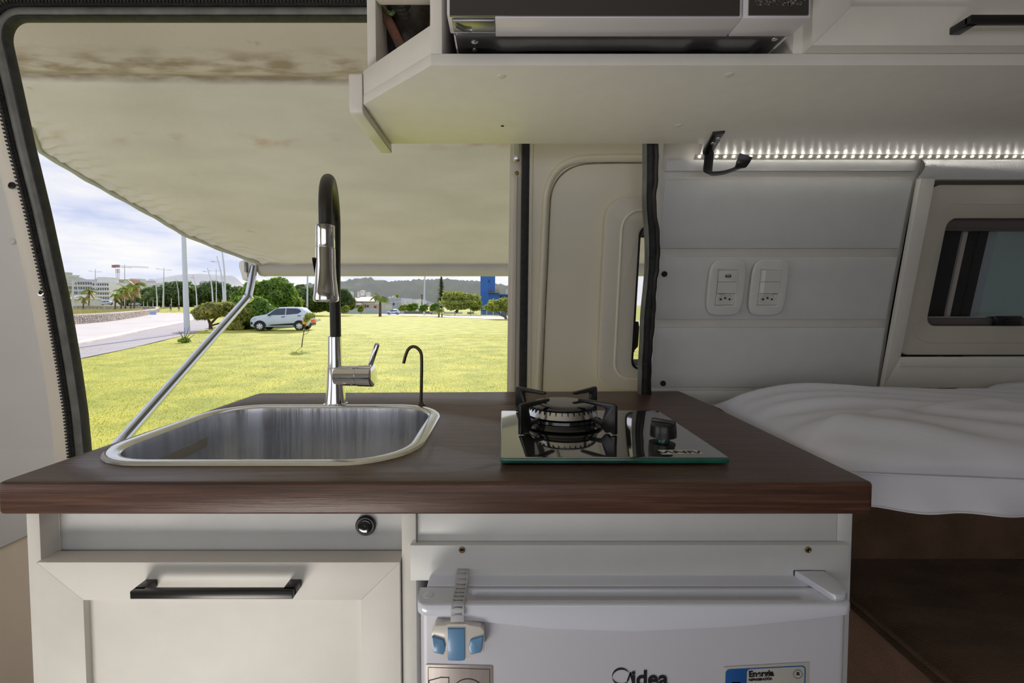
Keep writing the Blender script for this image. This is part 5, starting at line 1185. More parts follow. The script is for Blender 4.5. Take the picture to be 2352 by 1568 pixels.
# sapling with streamers and bare shrub, both on the lawn
sp0 = G(693, 797); Ys = sp0.y; q = lambda a, b: P(a, b, Ys)
sp = thing('young_sapling', 'young sapling tied with orange streamers in front of the white car', 'sapling', sp0)
MB().tube(bez([sp0, q(695,780), q(698,762), q(702,745), q(706,730)], 4), lambda s: .022*(1-.5*s), 8).build('stem', trunkm, sp, smooth=80)
MB().tube(bez([q(697,768), q(706,765), q(711,752), q(712,745)], 4), .010, 6).build('side_stem', trunkm, sp, smooth=80)
bl = [(q(714,724).x,Ys,q(714,724).z,.17,.15,.10),(q(707,728).x,Ys,q(707,728).z,.12,.1,.11),(q(703,735).x,Ys,q(703,735).z,.09,.09,.08)]
V, Fc = leaves(bl, 420, .055, seed=9); npmesh('foliage', V, Fc, leaf_lite, sp)
for i, (a, b, cc_, nm) in enumerate((((698,741),(1,1),(.95,.55,.02),'yellow_streamer'),((719,737),(1.2,.8),(.95,.22,.03),'orange_streamer'),((727,735),(1.3,.4),(.8,.78,.76),'white_streamer'),((698,729),(.9,.5),(.75,.75,.78),'white_streamer'),((712,747),(.6,.8),(.1,.1,.1),'dark_streamer'))):
    c = q(*a); m = MB()
    for k in range(5):
        an = k*1.3+i; m.hexa([c+Vector((.06*b[0]*math.cos(an)-.03,.03*k-.05,.05*b[1]*math.sin(an)-.02)), c+Vector((.06*b[0]*math.cos(an)+.05*b[0],.03*k-.05,.05*b[1]*math.sin(an)-.03)), c+Vector((.06*b[0]*math.cos(an)+.06*b[0],.03*k-.04,.05*b[1]*math.sin(an)+.03)), c+Vector((.06*b[0]*math.cos(an)-.02,.03*k-.04,.05*b[1]*math.sin(an)+.03))],
            [c+Vector((.06*b[0]*math.cos(an)-.03,.03*k-.045,.05*b[1]*math.sin(an)-.02)), c+Vector((.06*b[0]*math.cos(an)+.05*b[0],.03*k-.045,.05*b[1]*math.sin(an)-.03)), c+Vector((.06*b[0]*math.cos(an)+.06*b[0],.03*k-.035,.05*b[1]*math.sin(an)+.03)), c+Vector((.06*b[0]*math.cos(an)-.02,.03*k-.035,.05*b[1]*math.sin(an)+.03))])
    m.build(nm, M(nm, cc_, .5, trans=.3), sp, smooth=0)
b0 = G(424, 787); Yb = b0.y; q = lambda a, b: P(a, b, Yb)
bs_ = thing('bare_shrub', 'leafless twiggy shrub on the lawn in front of the big lamp post', 'shrub', b0)
m = MB()
for pts in ([(424,788),(421,775),(413,765),(411,760)],[(424,788),(424,770),(424,752)],[(425,788),(432,772),(440,762)],[(425,787),(436,776),(448,768)],[(424,780),(417,770),(416,762)],[(425,778),(430,764),(433,752)]): m.tube(bez([q(*p) for p in pts], 3), lambda s: .02*(1-.7*s), 6)
m.build('twigs', trunkm, bs_, smooth=80)
V, Fc = leaves([(b0.x, b0.y, .10, .22, .2, .12)], 260, .05, seed=3); npmesh('foliage', V, Fc, leaf_mid, bs_)
# ---- lamp posts
def post(lab, Y, base, top, rb, rt, arms=(), grp='street lamp posts along the park', cat='lamp post', mid=None, band=None):
    b = P(*base, Y); t_ = thing('lamp_post', lab, cat, b, grp); e_ = P(*top, Y); b.z = min(b.z, gh(b.x, b.y)+.05)
    pts = [b, e_] if not mid else bez([b, P(*mid, Y), e_], 8)
    MB().tube(pts, lambda s: rb+(rt-rb)*s, 10).build('pole', polem, t_, smooth=80)
    for (a0, a1) in arms:
        s_, f_ = P(*a0, Y), P(*a1, Y); d_ = (f_-s_).normalized()
        am = MB().tube([s_, f_], rt*.7, 6).build('arm', polem, t_)
        hl = f_-d_*rt*9; MB().tube([hl, hl.lerp(f_,.5), f_+d_*rt*3], [rt*.9, rt*1.9, rt*.8], 8, flat=.4, up=(0,0,1)).build('lamp_head', greyrail, t_)
    if band: MB().tube([P(base[0]+.2, band, Y), P(base[0]+.2, band+1.5, Y)], rb*1.12, 10).build('red_band', M('red_band',(.6,.05,.04),.5), t_)
    return t_
post('thick white lamp post rising in front of the path on the lawn edge', 26.5, (430,768), (419,455), .155, .10, (((419,470),(440,462)),))
g2 = P(424,765,27.3); g3 = thing('wooden_pole', 'thin grey weathered pole beside the thick lamp post', 'pole', g2); MB().tube([P(425,764,27.3), P(421,664,27.3)], .045, 8).build('shaft', greytrunk, g3)
post('curved lamp post with long arm, left one of the pair over the green bush', 62, (515,705), (498,588), .13, .05, (((502,602.5),(486,600)),), mid=(510,640))
post('curved lamp post disappearing behind the awning edge', 60, (518,705), (505,545), .14, .06, (((506,562),(479,559)),), mid=(515,620))
post('leaning lamp post with short arm above the olive tree', 74, (490,704), (476.5,615), .13, .05, (((480,624.5),(467,623)),), mid=(486,655))
post('double arm lamp post behind the leaning curved posts', 95, (496.7,704), (496.5,616.5), .12, .05, (((496.5,623),(480,621)),((496.5,623),(508,621))))
post('slim curved lamp post nearest right of the thick post', 92, (453,714.5), (443,629.5), .13, .05, (((446,638.5),(439,637.5)),), mid=(450,665))
post('small curved lamp post directly over the right-hand jogger', 112, (411.5,702), (403,638), .12, .05, (((405,646),(401,645)),), mid=(409,665))
post('double arm lamp post in front of the grey apartment block', 108, (219,700), (219,618), .20, .06, (((219,624),(205,622)),((219,624),(232,624))))
post('double arm lamp post rising behind the palm crowns beside the crane', 112, (287,704), (286,607), .16, .06, (((286,614.6),(281,614.4)),((286,614.6),(301,614.7))))
post('double arm lamp post between the palms and the joggers', 106, (374.7,704.5), (376.6,614.4), .20, .06, (((376.4,620),(360,617)),((376.4,620),(392.6,620))))
post('narrow post immediately left of the double arm lamp by the joggers', 104, (361,705), (357,645), .16, .06, (((358,646),(352,645)),), mid=(360,675))
post('shorter white post at the far left edge by the beach house', 102, (167.4,697), (167.4,643), .20, .15, ())
post('small arched lamp post in front of the apartment block', 110, (184,697), (174,643), .08, .04, (), mid=(180,665))
post('straight white mast with red band left of the faucet', 92, (705.5,716), (707,560), .20, .12, (), band=704)
post('straight white mast with red band left of the araucaria', 112, (974,722), (977,560), .24, .10, (), band=709)
for i, (px, py0, py1) in enumerate(((330,704,688),(339,704,686),(351.5,704,682.5),(393.5,700,685))):
    post(['leftmost short garden lamp right of the palms','second short garden lamp right of the palms','tallest short garden lamp left of the double arm lamp','short garden lamp just above the left jogger'][i], 112, (px,py0), (px,py1), .10, .08, (((px-.9,py1),(px+1,py1)),), grp='short garden lamps by the far path')
# utility pole and wires
up = P(969, 716, 125); t = thing('utility_pole', 'dark wooden utility pole between the palm and the araucaria', 'pole', up)
MB().tube([up, P(969,676,125)], .16, 8).build('shaft', trunkm, t); MB().tube([P(966,678,125), P(972,678,125)], .08, 6).build('crossarm', trunkm, t)
for i, (a, b) in enumerate((((760,690),(968,686)),((968,690),(1110,705)),((968,693),(1168,708)),((968,688),(1100,701)))):
    w0, w1 = P(*a, 113.5), P(*b, 112); ww = MB().tube([w0.lerp(w1, k/10)+Vector((0,0,-.9*math.sin(PI*k/10))) for k in range(11)], .05, 5).build('cable', polem); tag(ww, f'overhead cable crossing {["behind the faucet to the utility pole","from the pole down toward the broad tree","longest, from the pole to the right tree","short, from the pole in front of the broad tree"][i]}', 'cable', 'overhead power cables')
# ---- cars
def wheel(par, c, r, w, side, spokes=6):
    tr = MB().lathe([(r*.62,-w/2),(r*.93,-w/2),(r,-w*.3),(r,w*.3),(r*.93,w/2),(r*.62,w/2)], c, 28, (0,1,0)).build('tyre', rubber, par, smooth=40)
    f = c+Vector((0, side*w*.45, 0)); MB().lathe([(r*.60,0),(r*.66,.01),(r*.60,.02),(r*.57,.005)], f, 28, (0,side,0), cap=False).build('rim', alu, tr)
    MB().lathe([(r*.62,-.03),(.001,-.03)], f, 24, (0,side,0)).build('brake_disc', black, tr)
    m = MB()
    for k in range(spokes):
        R = Matrix.Rotation(2*PI*k/spokes, 3, 'Y'); m.hexa([f+R@Vector((-.035,0,.03)), f+R@Vector((.035,0,.03)), f+R@Vector((.065,0,r*.6)), f+R@Vector((-.065,0,r*.6))], [f+R@Vector((-.03,side*.02,.03)), f+R@Vector((.03,side*.02,.03)), f+R@Vector((.05,side*.012,r*.6)), f+R@Vector((-.05,side*.012,r*.6))])
    m.lathe([(.06,0),(.05,.03),(.001,.035)], f, 16, (0,side,0)); m.build('spokes', M('wheel_silver',(.75,.77,.8),.3,metal=.6), tr)
def car(name, lab, loc, yaw, s=1., paint=None, grp=None):
    t = thing(name, lab, 'car', (0,0,0), grp)
    cp_ = paint or M('white_car_paint', (.62,.70,.84), .25, coat=.6)  # pale blue: sky tint put into the white paint's colour
    # stations along x: (x, zbottom, zbelt, ztop, halfwidth belt, halfwidth top)
    st = [(0,.38,.62,.70,.56,.50),(.06,.28,.72,.82,.66,.58),(.25,.24,.80,.92,.75,.66),(.6,.22,.86,.99,.785,.70),(.95,.22,.92,1.05,.79,.70),(1.10,.22,.94,1.13,.79,.66),(1.45,.22,.96,1.38,.79,.60),(1.75,.22,.97,1.49,.79,.575),(2.3,.22,1.0,1.52,.79,.58),(2.85,.22,1.03,1.50,.79,.57),(3.15,.24,1.06,1.45,.785,.55),(3.42,.28,1.05,1.22,.76,.56),(3.58,.32,.95,1.02,.70,.56),(3.66,.40,.72,.78,.62,.54)]
    rows = []
    for x_, zb_, zm, zt_, hb, ht in st:
        zs = [(zb_, hb*.93),(zb_+.06, hb*.99),((zb_+zm)/2, hb),(zm-.02, hb*.985),(zm+.02, hb*.955),(zt_-.05, ht+.02 if zt_-zm > .2 else ht+.03),(zt_, ht*.80)]
        rows.append([Vector((x_-1.84, -h_, z_)) for z_, h_ in zs]+[Vector((x_-1.84, h_, z_)) for z_, h_ in reversed(zs)])
    MB().loft(rows).build('body', cp_, t, smooth=45)
    gm = M('dark_car_glass', (.03,.05,.09), .08, coat=.5)
    for sd in (-1, 1):
        def sf(pts, off, nm, mt, par=t):
            m = MB(); f_ = []
            for x_, z_ in pts:
                hb = float(np.interp(x_, [s_[0] for s_ in st], [s_[4] for s_ in st])); ht = float(np.interp(x_, [s_[0] for s_ in st], [s_[5] for s_ in st])); zm = float(np.interp(x_, [s_[0] for s_ in st], [s_[2] for s_ in st])); zt_ = float(np.interp(x_, [s_[0] for s_ in st], [s_[3] for s_ in st]))
                yv = float(np.interp(z_, [.2,.5,zm-.02,zm+.02,max(zm+.03,zt_-.05)], [hb*.97,hb,hb*.985,hb*.955,ht+.02])); f_.append(Vector((x_-1.84, sd*(yv+off), z_)))
            k = len(f_); m.v = [tuple(v) for v in f_]+[tuple(v-Vector((0,sd*.03,0))) for v in f_]; m.f = [tuple(range(k)), tuple(range(2*k-1,k-1,-1))]+[(i,(i+1)%k,k+(i+1)%k,k+i) for i in range(k)]
            return m.build(nm, mt, par, smooth=0)
        sf([(1.12,.99),(1.5,1.33),(1.68,1.41),(2.18,1.43),(2.18,1.02)], .012, 'window', gm)
        sf([(2.24,1.02),(2.24,1.43),(2.85,1.42),(3.02,1.37),(3.16,1.22),(2.95,1.09)], .012, 'window', gm)
        sf([(1.15,.36),(1.35,.40),(2.9,.50),(2.95,.42),(2.9,.36),(1.4,.33)], .016, 'side_moulding', blackplastic)
        sf([(.6,.20),(3.3,.22),(3.3,.28),(.6,.26)], .01, 'sill', blackplastic)
        sf([(1.97,.90),(2.2,.92),(2.2,.89),(1.97,.86)], .02, 'door_handle', blackplastic)
        sf([(2.95,.97),(3.14,.98),(3.14,.95),(2.95,.93)], .02, 'door_handle', blackplastic)
        for wx in (.66, 3.05):
            m = MB(); R1, R2 = .37, .30
            arc = [PI*k/16 for k in range(17)]; hb = .80
            m.loft([[Vector((wx-1.84+r_*math.cos(a)*1.03, sd*y_, .30+r_*math.sin(a))) for r_, y_ in ((R1,hb),(R2,hb+.012),(R2,hb-.12),(R1,hb-.12))] for a in arc]); m.build('wheel_arch', blackplastic, t)
            MB().lathe([(.305,-.09),(.305,.005)], (wx-1.84, sd*.785, .30), 24, (0,sd,0)).build('wheel_well', hole, t)
            wheel(t, Vector((wx-1.84, sd*.74, .285)), .285, .17, sd)
        sf([(.05,.70),(.10,.80),(.38,.86),(.42,.80),(.25,.72)], .014, 'headlamp', M('headlamp_glass',(.45,.48,.52),.15))
        sf([(.06,.40),(.08,.58),(.22,.55),(.22,.42)], .012, 'fog_lamp', blackplastic)
        sf([(3.5,.72),(3.5,.95),(3.6,.9),(3.62,.72)], .012, 'tail_lamp', M('tail_lamp_red',(.4,.02,.02),.3))
        MB().box(1.18-1.84,1.34-1.84, sd*.80 if sd > 0 else -.93, sd*.93 if sd > 0 else -.80, .96,1.06).build('mirror', blackplastic, t, bevel=.03)
    MB().box(-1.85,-1.72,-.6,.6,.22,.42).build('front_bumper', blackplastic, t, bevel=.03); MB().box(1.70,1.86,-.62,.62,.30,.50).build('rear_bumper', blackplastic, t, bevel=.03)
    ws = MB(); ws.hexa([Vector((1.06-1.84,-.62,1.10)),Vector((1.06-1.84,.62,1.10)),Vector((1.74-1.84,.50,1.485)),Vector((1.74-1.84,-.50,1.485))],[Vector((1.06-1.86,-.62,1.12)),Vector((1.06-1.86,.62,1.12)),Vector((1.74-1.86,.50,1.50)),Vector((1.74-1.86,-.50,1.50))]); ws.build('windscreen', gm, t, smooth=0)
    t.location = loc; t.rotation_euler = (0,0,yaw); t.scale = (s,s,s); return t
cp0 = G(652, 758); c1 = car('hatchback_car', 'white hatchback with black wheel arches parked on the lawn', cp0, math.radians(7), 1.0)
cf = P(903, 722.5, 118); c2 = copy_tree(c1); c2['label'] = 'tiny white car parked by the distant road right of the lawn palm'; c2.location = (cf.x, 118, cf.z); c2.rotation_euler = (0,0,0); c2.scale = (.9,.9,.9)
for (px, py, Yd, lb_) in ((243,700.5,125,'tiny white car half hidden by the wall left of the palms'),(312,703,125,'tiny pale car glimpsed behind the tallest palm trunk'),(383,703.5,125,'tiny pale car beyond the verge near the joggers')):
    c3 = copy_tree(c1); p = P(px, py, Yd); c3.location = p; c3.rotation_euler = (0,0,.3); c3.scale = (.8,.8,.8); c3['label'] = lb_
# ---- joggers
def jogger(px, pf, ph, shirt, lab, ph_=0):
    Yj = 94; b = G(px, pf); Yj = b.y; t = thing('person', lab, 'person', b, 'joggers on the path'); Hh = (pf-ph)/F*Yj; s = Hh/1.75
    def skin(name, verts, edges, radii, mat, par=t):
        me = bpy.data.meshes.new(name); me.from_pydata([tuple(Vector(v)*s) for v in verts], edges, []); o = bpy.data.objects.new(name, me); COL.objects.link(o); o.parent = par
        md = o.modifiers.new('skin', 'SKIN'); sv = me.skin_vertices[0].data
        for i, r_ in enumerate(radii): sv[i].radius = (r_*s, r_*s)
        sv[0].use_root = True; sb_ = o.modifiers.new('sub', 'SUBSURF'); sb_.levels = 1; sb_.render_levels = 2; me.materials.append(mat); return o
    sk = M('skin_tone', (.42,.22,.15), .6)
    V_ = [(0,0,.95),(0,0,1.15),(0,0,1.38),(0,0,1.50),(0,0,1.60),(0,0,1.70), (-.09,0,.9),(-.10,-.06,.5),(-.10,.12,.10),(-.10,.02,.04), (.09,0,.9),(.10,.10,.52),(.10,.02,.08),(.10,-.10,.03), (-.17,0,1.40),(-.23,.05,1.15),(-.22,-.10,.98),(.17,0,1.40),(.23,-.03,1.15),(.22,-.14,1.02)]
    E_ = [(0,1),(1,2),(2,3),(3,4),(4,5),(0,6),(6,7),(7,8),(8,9),(0,10),(10,11),(11,12),(12,13),(2,14),(14,15),(15,16),(2,17),(17,18),(18,19)]
    skin('body', V_, E_, [.11,.10,.11,.05,.085,.07,.075,.055,.035,.03,.075,.055,.035,.03,.05,.036,.025,.05,.036,.025], sk)
    skin('shirt', [(0,0,.96),(0,0,1.2),(0,0,1.40),(-.18,0,1.40),(-.225,.04,1.2),(.18,0,1.40),(.225,-.03,1.2)], [(0,1),(1,2),(2,3),(3,4),(2,5),(5,6)], [.125,.13,.125,.068,.05,.068,.05], shirt)
    skin('shorts', [(0,0,.97),(-.09,0,.86),(-.10,-.03,.66),(.09,0,.86),(.10,.05,.66)], [(0,1),(1,2),(0,3),(3,4)], [.13,.095,.085,.095,.085], M('dark_shorts',(.03,.03,.06),.8))
    skin('hair', [(0,.02,1.66),(0,.01,1.72)], [(0,1)], [.09,.075], black)
blue = M('blue_shirt', (.02,.08,.42), .8); navy = M('navy_shirt', (.02,.03,.15), .8)
jogger(392, 716.2, 697.5, blue, 'left jogger in a bright blue shirt on the path'); jogger(411, 716.0, 697.5, navy, 'right jogger in a dark navy shirt on the path')
# ---- buildings
def bmat(n_, c): return M(n_, tuple(min(.9,v*1.2) for v in c), .8, var=.05, scale=.2)
wind = M('dark_window', (.035,.04,.07), .3); conc = bmat('grey_concrete', (.44,.44,.50)); concd = bmat('raw_brown_block', (.30,.24,.24)); slabm = bmat('pale_slab', (.62,.62,.68))
def building(lab, Y, x0, x1, yt, mat, fl, cols, yb=716, depth=14, wmat=wind, slab=True, roof=None, grp='apartment blocks on the skyline'):
    a, b = P(x0, yt, Y), P(x1, yt, Y); g = P(x0, yb, Y).z; t = thing('apartment_building', lab, 'building', ((a.x+b.x)/2, Y+depth/2, g), grp)
    MB().box(a.x, b.x, Y, Y+depth, g, a.z).build('walls', mat, t); hgt = a.z-g; fh = (a.z-P(x0, 700, Y).z)/fl; cw = (b.x-a.x)/cols
    for i in range(fl):
        z1_ = a.z-fh*i
        if slab: MB().box(a.x-.3, b.x+.3, Y-.8, Y+.02, z1_-fh*.12, z1_).build('floor_slab', slabm, t)
        for j in range(cols):
            xx = a.x+cw*(j+.18); MB().box(xx, xx+cw*.62, Y-.08, Y+.3, z1_-fh*.75, z1_-fh*.28).build('window', wmat, t)
    if roof:
        r0, r1, ry = roof; p, q_ = P(r0, ry, Y), P(r1, ry, Y); MB().box(p.x, q_.x, Y+1, Y+depth*.7, a.z, p.z).build('roof_block', mat, t)
    return t
building('wide grey unfinished apartment block at the far left', 300, 172, 212, 645, conc, 5, 7, roof=(180,205,641))
building('brown block beside the door seal at the far left', 320, 148, 173, 655, concd, 4, 5)
building('tallest grey apartment block with stepped roof', 290, 212, 250, 648, slabm, 5, 7, roof=(219,243,636))
building('raw brown top storeys crowning the tallest block', 307, 217, 247, 640, concd, 1, 5, slab=False)
building('grey apartment wing right of the tallest block', 323, 249, 271, 650, conc, 5, 5, roof=(258,270,643))
building('red brick tower under construction beside the crane', 338, 269, 287, 641, bmat('red_brick', (.42,.20,.17)), 6, 3)
building('small slate tower right of the crane', 425, 298, 308, 639, conc, 5, 2)
building('pale twin block above the palm crowns', 400, 333, 357, 644, slabm, 6, 5, roof=(339,350,640), wmat=conc)
building('pale block with dark stair tower behind the hedge', 400, 361, 382, 650, slabm, 5, 5, roof=(378,387,646), wmat=conc)
building('pale right half of the block behind the hedge', 398, 382, 403, 651, slabm, 5, 5, wmat=conc)
building('low brownish block between the lamp posts', 390, 433, 456, 654, concd, 3, 5, slab=False)
building('blue-grey glass office block on the skyline', 392, 458, 490, 647, bmat('blue_glass_wall', (.26,.36,.52)), 5, 6, roof=(459,466,645))
building('pale blue low block under the glass office', 375, 475, 488, 655, slabm, 4, 3, wmat=conc)
building('small mauve block behind the curved lamp posts', 395, 497, 508, 656, concd, 3, 3, slab=False)
hs = P(150,690,115); t = thing('beach_house', 'small beach house with a pale roof at the far left', 'house', (hs.x, 116, gh(hs.x,115)))
a, b = P(150,682,115), P(184,682,115); MB().box(a.x, b.x, 115, 121, 0.9, P(150,687,115).z).build('walls', slabm, t)
pr0, pr1 = P(146,687,115), P(186,687,115); m = MB(); zr_ = P(160,677,115).z; m.hexa([Vector((pr0.x,114,pr0.z)),Vector((pr1.x,114,pr0.z)),Vector((pr1.x,122,pr0.z)),Vector((pr0.x,122,pr0.z))],[Vector((pr0.x+1,117.5,zr_)),Vector((pr1.x-1,117.5,zr_)),Vector((pr1.x-1,118.5,zr_)),Vector((pr0.x+1,118.5,zr_))]).build('roof', copem, t, smooth=0)
# crane
c0 = P(271.5,660,350); t = thing('tower_crane', 'red and white tower crane over the brick tower', 'crane', (c0.x, 350, P(0,716,350).z))
redm, wm = M('crane_red', (.40,.08,.07), .6), M('crane_white', (.62,.60,.66), .6)
def lattice(a, b, w_, nseg, mat, nm):
    a, b = Vector(a), Vector(b); m = MB(); d = (b-a); t_ = d.normalized(); u = t_.cross(Vector((0,1,0))).normalized()*w_/2; v = Vector((0,w_/2,0)); cn = [u+v, u-v, -u-v, -u+v]
    for c_ in cn: m.tube([a+c_, b+c_], w_*.09, 4)
    for k in range(nseg):
        p, q_ = a+d*(k/nseg), a+d*((k+1)/nseg)
        for i in range(4): m.tube([p+cn[i], q_+cn[(i+1)%4]], w_*.06, 4)
    return m.build(nm, mat, t, smooth=0)
zz_ = lambda py: P(0,py,350).z
lattice((c0.x,350,zz_(716)), (c0.x,350,zz_(627)), 1.5, 18, wm, 'mast'); lattice((c0.x,350,zz_(627)), (c0.x,350,zz_(617)), 1.6, 3, redm, 'mast_section')
MB().box(c0.x-1.1, c0.x+1.1, 349, 351, zz_(614), zz_(608)).build('cab', greyrail, t)
xg = lambda px: P(px,612,350).x
lattice((c0.x,350,zz_(611)), (xg(341),350,zz_(614)), .9, 26, wm, 'jib'); lattice((c0.x,350,zz_(611)), (xg(260),350,zz_(610)), 1.1, 6, redm, 'counter_jib')
MB().box(xg(259), xg(263.5), 349, 351, zz_(614.5), zz_(608.5)).build('counterweight', redm, t)
# house with hip roof
Yh = 150; t = thing('house', 'two-storey house with red and pale hip roofs across the road', 'house', (P(830,716,Yh).x, Yh, P(830,718,Yh).z))
hw = bmat('house_plaster', (.50,.47,.46)); g0_ = P(0,720,Yh).z; xa_ = lambda px: P(px,700,Yh).x; za = lambda py: P(0,py,Yh).z
MB().box(xa_(788), xa_(862), Yh, Yh+10, g0_, za(692)).build('walls', hw, t)
MB().box(xa_(850), xa_(885), Yh+1, Yh+9, g0_, za(699)).build('annex_walls', hw, t)
def hip(x0, x1, y0, y1, z0, z1, nm, mt, rl=.3):
    mx_ = (x1-x0)*rl; ym = (y0+y1)/2; MB().hexa([Vector((x0,y0,z0)),Vector((x1,y0,z0)),Vector((x1,y1,z0)),Vector((x0,y1,z0))],[Vector((x0+mx_,ym-.2,z1)),Vector((x1-mx_,ym-.2,z1)),Vector((x1-mx_,ym+.2,z1)),Vector((x0+mx_,ym+.2,z1))]).build(nm, mt, t, smooth=0)
hip(xa_(786), xa_(822), Yh-1, Yh+9, za(691), za(683), 'red_roof', M('red_tiles',(.36,.14,.13),.7,var=.1,scale=1))
hip(xa_(808), xa_(864), Yh-1.2, Yh+11, za(692), za(681), 'pale_roof', M('pale_tiles',(.72,.62,.58),.7,var=.08,scale=1), .2)
hip(xa_(812), xa_(836), Yh-3, Yh+1, za(700), za(695), 'porch_roof', copem, .15)
for (a, b, c_, d_, mt, nm) in ((803,808,693,698,wind,'window'),(818,824,694,698,wind,'window'),(828,833,694,698,wind,'window'),(812,816,701,707,wind,'window'),(838,841,700,706,M('dark_red_door',(.3,.05,.05),.6),'door'),(820,825,702,706,wind,'window'),(843,847,701,705,wind,'window'),(859,864,702,707,M('red_door',(.35,.04,.05),.6),'door')):
    MB().box(xa_(a), xa_(b), Yh-.15, Yh+.2, za(d_), za(c_)).build(nm, mt, t)
MB().box(xa_(834), xa_(842), Yh-3, Yh-2.7, za(708), za(701)).build('porch_rail', M('porch_red',(.32,.12,.11),.7), t)
# long warehouse
Yw = 170; t = thing('warehouse', 'long low grey-blue building behind the lawn palm', 'building', (P(905,712,Yw).x, Yw, P(0,720,Yw).z))
xa_ = lambda px: P(px,700,Yw).x; za = lambda py: P(0,py,Yw).z; wh = bmat('blue_grey_sheet', (.36,.40,.48))
MB().box(xa_(850), xa_(922), Yw, Yw+20, za(722), za(684)).build('walls', wh, t); MB().box(xa_(922), xa_(958), Yw, Yw+20, za(722), za(687)).build('wing_walls', slabm, t)
for k in range(9): MB().box(xa_(856+k*11.5), xa_(856.4+k*11.5), Yw-.15, Yw+.1, za(700), za(685+.3*k)).build('panel_joint', conc, t)
for k, (a, b) in enumerate(((862,868),(874,880),(902,906))): MB().box(xa_(a), xa_(b), Yw-.1, Yw+.3, za(701), za(695)).build('window', wind, t)
# boundary wall
Yb_ = 135; xa_ = lambda px: P(px,712,Yb_).x; za = lambda py: P(0,py,Yb_).z
t = thing('boundary_wall', 'long pale blue boundary wall across the road', 'wall', (xa_(865), Yb_, za(722)))
MB().box(xa_(780), xa_(928), Yb_, Yb_+.4, za(724), za(709)).build('wall_body', bmat('blue_plaster',(.40,.46,.54)), t); MB().box(xa_(928), xa_(1005), Yb_, Yb_+.4, za(724), za(714.5)).build('dark_wall', bmat('dark_plaster',(.17,.17,.20)), t)
MB().box(xa_(1020), xa_(1062), Yb_, Yb_+.4, za(724), za(716.5)).build('white_wall', slabm, t)
# blue tower
Yt = 115; xa_ = lambda px: P(px,700,Yt).x; za = lambda py: P(0,py,Yt).z; bl_ = M('blue_paint', (.03,.14,.52), .6, var=.05, scale=.3); bl2 = M('deep_blue_paint', (.04,.12,.40), .6, var=.06, scale=.3)
t = thing('blue_tower', 'tall bright blue tower building at the right of the doorway', 'building', (xa_(1120), Yt+4, za(724)))
m = MB(); pl = [(xa_(1103),Yt+1.5),(xa_(1121),Yt),(xa_(1136.5),Yt+1),(xa_(1136.5),Yt+7),(xa_(1103),Yt+7)]
m.prism(pl, lambda u, v: Vector((u,v,za(724))), lambda u, v: Vector((u,v,za(560)))).build('tower_shaft', bl_, t, smooth=0)
MB().box(xa_(1104), xa_(1147), Yt+.3, Yt+6, za(724), za(673)).build('lower_block', bl_, t); MB().box(xa_(1143), xa_(1185), Yt+2, Yt+9, za(724), za(675)).build('annex', bl2, t)
for px in (1146,1150,1154,1158,1162,1166): MB().box(xa_(px), xa_(px+2.4), Yt+1.85, Yt+2.1, za(683), za(677)).build('window', wind, t)
MB().box(xa_(1122), xa_(1147), Yt-.6, Yt+.4, za(672.6), za(671.6)).build('balcony_floor', greyrail, t)
rlg = MB()
for k in range(9): rlg.box(xa_(1122+k*3), xa_(1122.5+k*3), Yt-.6, Yt-.5, za(672), za(663.5))
for k in range(3): rlg.box(xa_(1122), xa_(1147), Yt-.6, Yt-.5, za(664.2+k*3.6), za(663.4+k*3.6))
rlg.build('balcony_railing', greyrail, t)
MB().box(xa_(1123), xa_(1125), Yt-.1, Yt+.4, za(648), za(643)).build('window', wind, t)
MB().box(xa_(1163), xa_(1168), Yt+20, Yt+24, za(676), za(658)).build('rear_block', conc, t)
# fence posts by the road
fpl = ['tall leftmost white fence post right of the short palms','short white fence post under the left part of the broad tree','tall white fence post right of the broad tree','short white fence post at the left foot of the blue tower','short white fence post before the middle of the blue tower','short white fence post at the right foot of the blue tower','last white fence post beside the round-headed tree']
for i, px in enumerate((1019,1045,1081,1105,1118,1133,1150)):
    b = P(px, 724-.0*i, 105); o = MB().box(b.x-.08, b.x+.08, 104.9, 105.1, b.z-.4, P(px, 703 if i == 2 or i == 0 else 714, 105).z).build('fence_post', polem); tag(o, fpl[i], 'post', 'white fence posts by the road')
wr_ = MB()
for py in (716,719,722): wr_.tube([P(1019,py,105.05), P(1170,py,105.05)], .02, 4)
tag(wr_.build('wire_fence', polem), 'thin wire fence between the white posts before the blue tower', 'fence')
ss = P(353, 716.5, 66); ss = P(197, 718, 70)
# ---- hills
def hill(name, Y, prof, mat, depth, lab, lump=0., n=160, seedh=0):
    xs = [p[0] for p in prof]; hs_ = [p[1] for p in prof]; rn = np.random.default_rng(seedh); m = MB()
    def f(s, t_):
        px = xs[0]+(xs[-1]-xs[0])*s; py = float(np.interp(px, xs, hs_)); top_ = P(px, py, Y); e_ = math.sin(PI/2*t_); z0_ = -12.
        z_ = z0_+(top_.z-z0_)*e_; lp = lump*1.5*noise.fractal(Vector((px*.06, t_*5, seedh)), .8, 2.2, 4)*(.35+.65*t_)
        return Vector((top_.x*(1-.0*t_), Y-depth*(1-t_)+lp, z_+lp*.5))
    m.grid(n, 26, f); o = m.build(name, mat, smooth=80); o['kind'] = 'structure'; o['label'] = lab; return o
hillm = M('forested_hillside', (.05,.075,.04), .95, col2=(.10,.13,.065), scale=.05, detail=12)
hill('forested_hill', 700, [(640,700),(660,676),(685,668),(705,658),(730,662),(760,660),(800,648),(835,645),(865,648),(895,654),(930,657),(960,650),(990,651),(1020,648),(1050,648),(1090,652),(1130,656),(1168,664),(1260,670)], hillm, 50, 'forested hill on the right skyline', 3, 320)
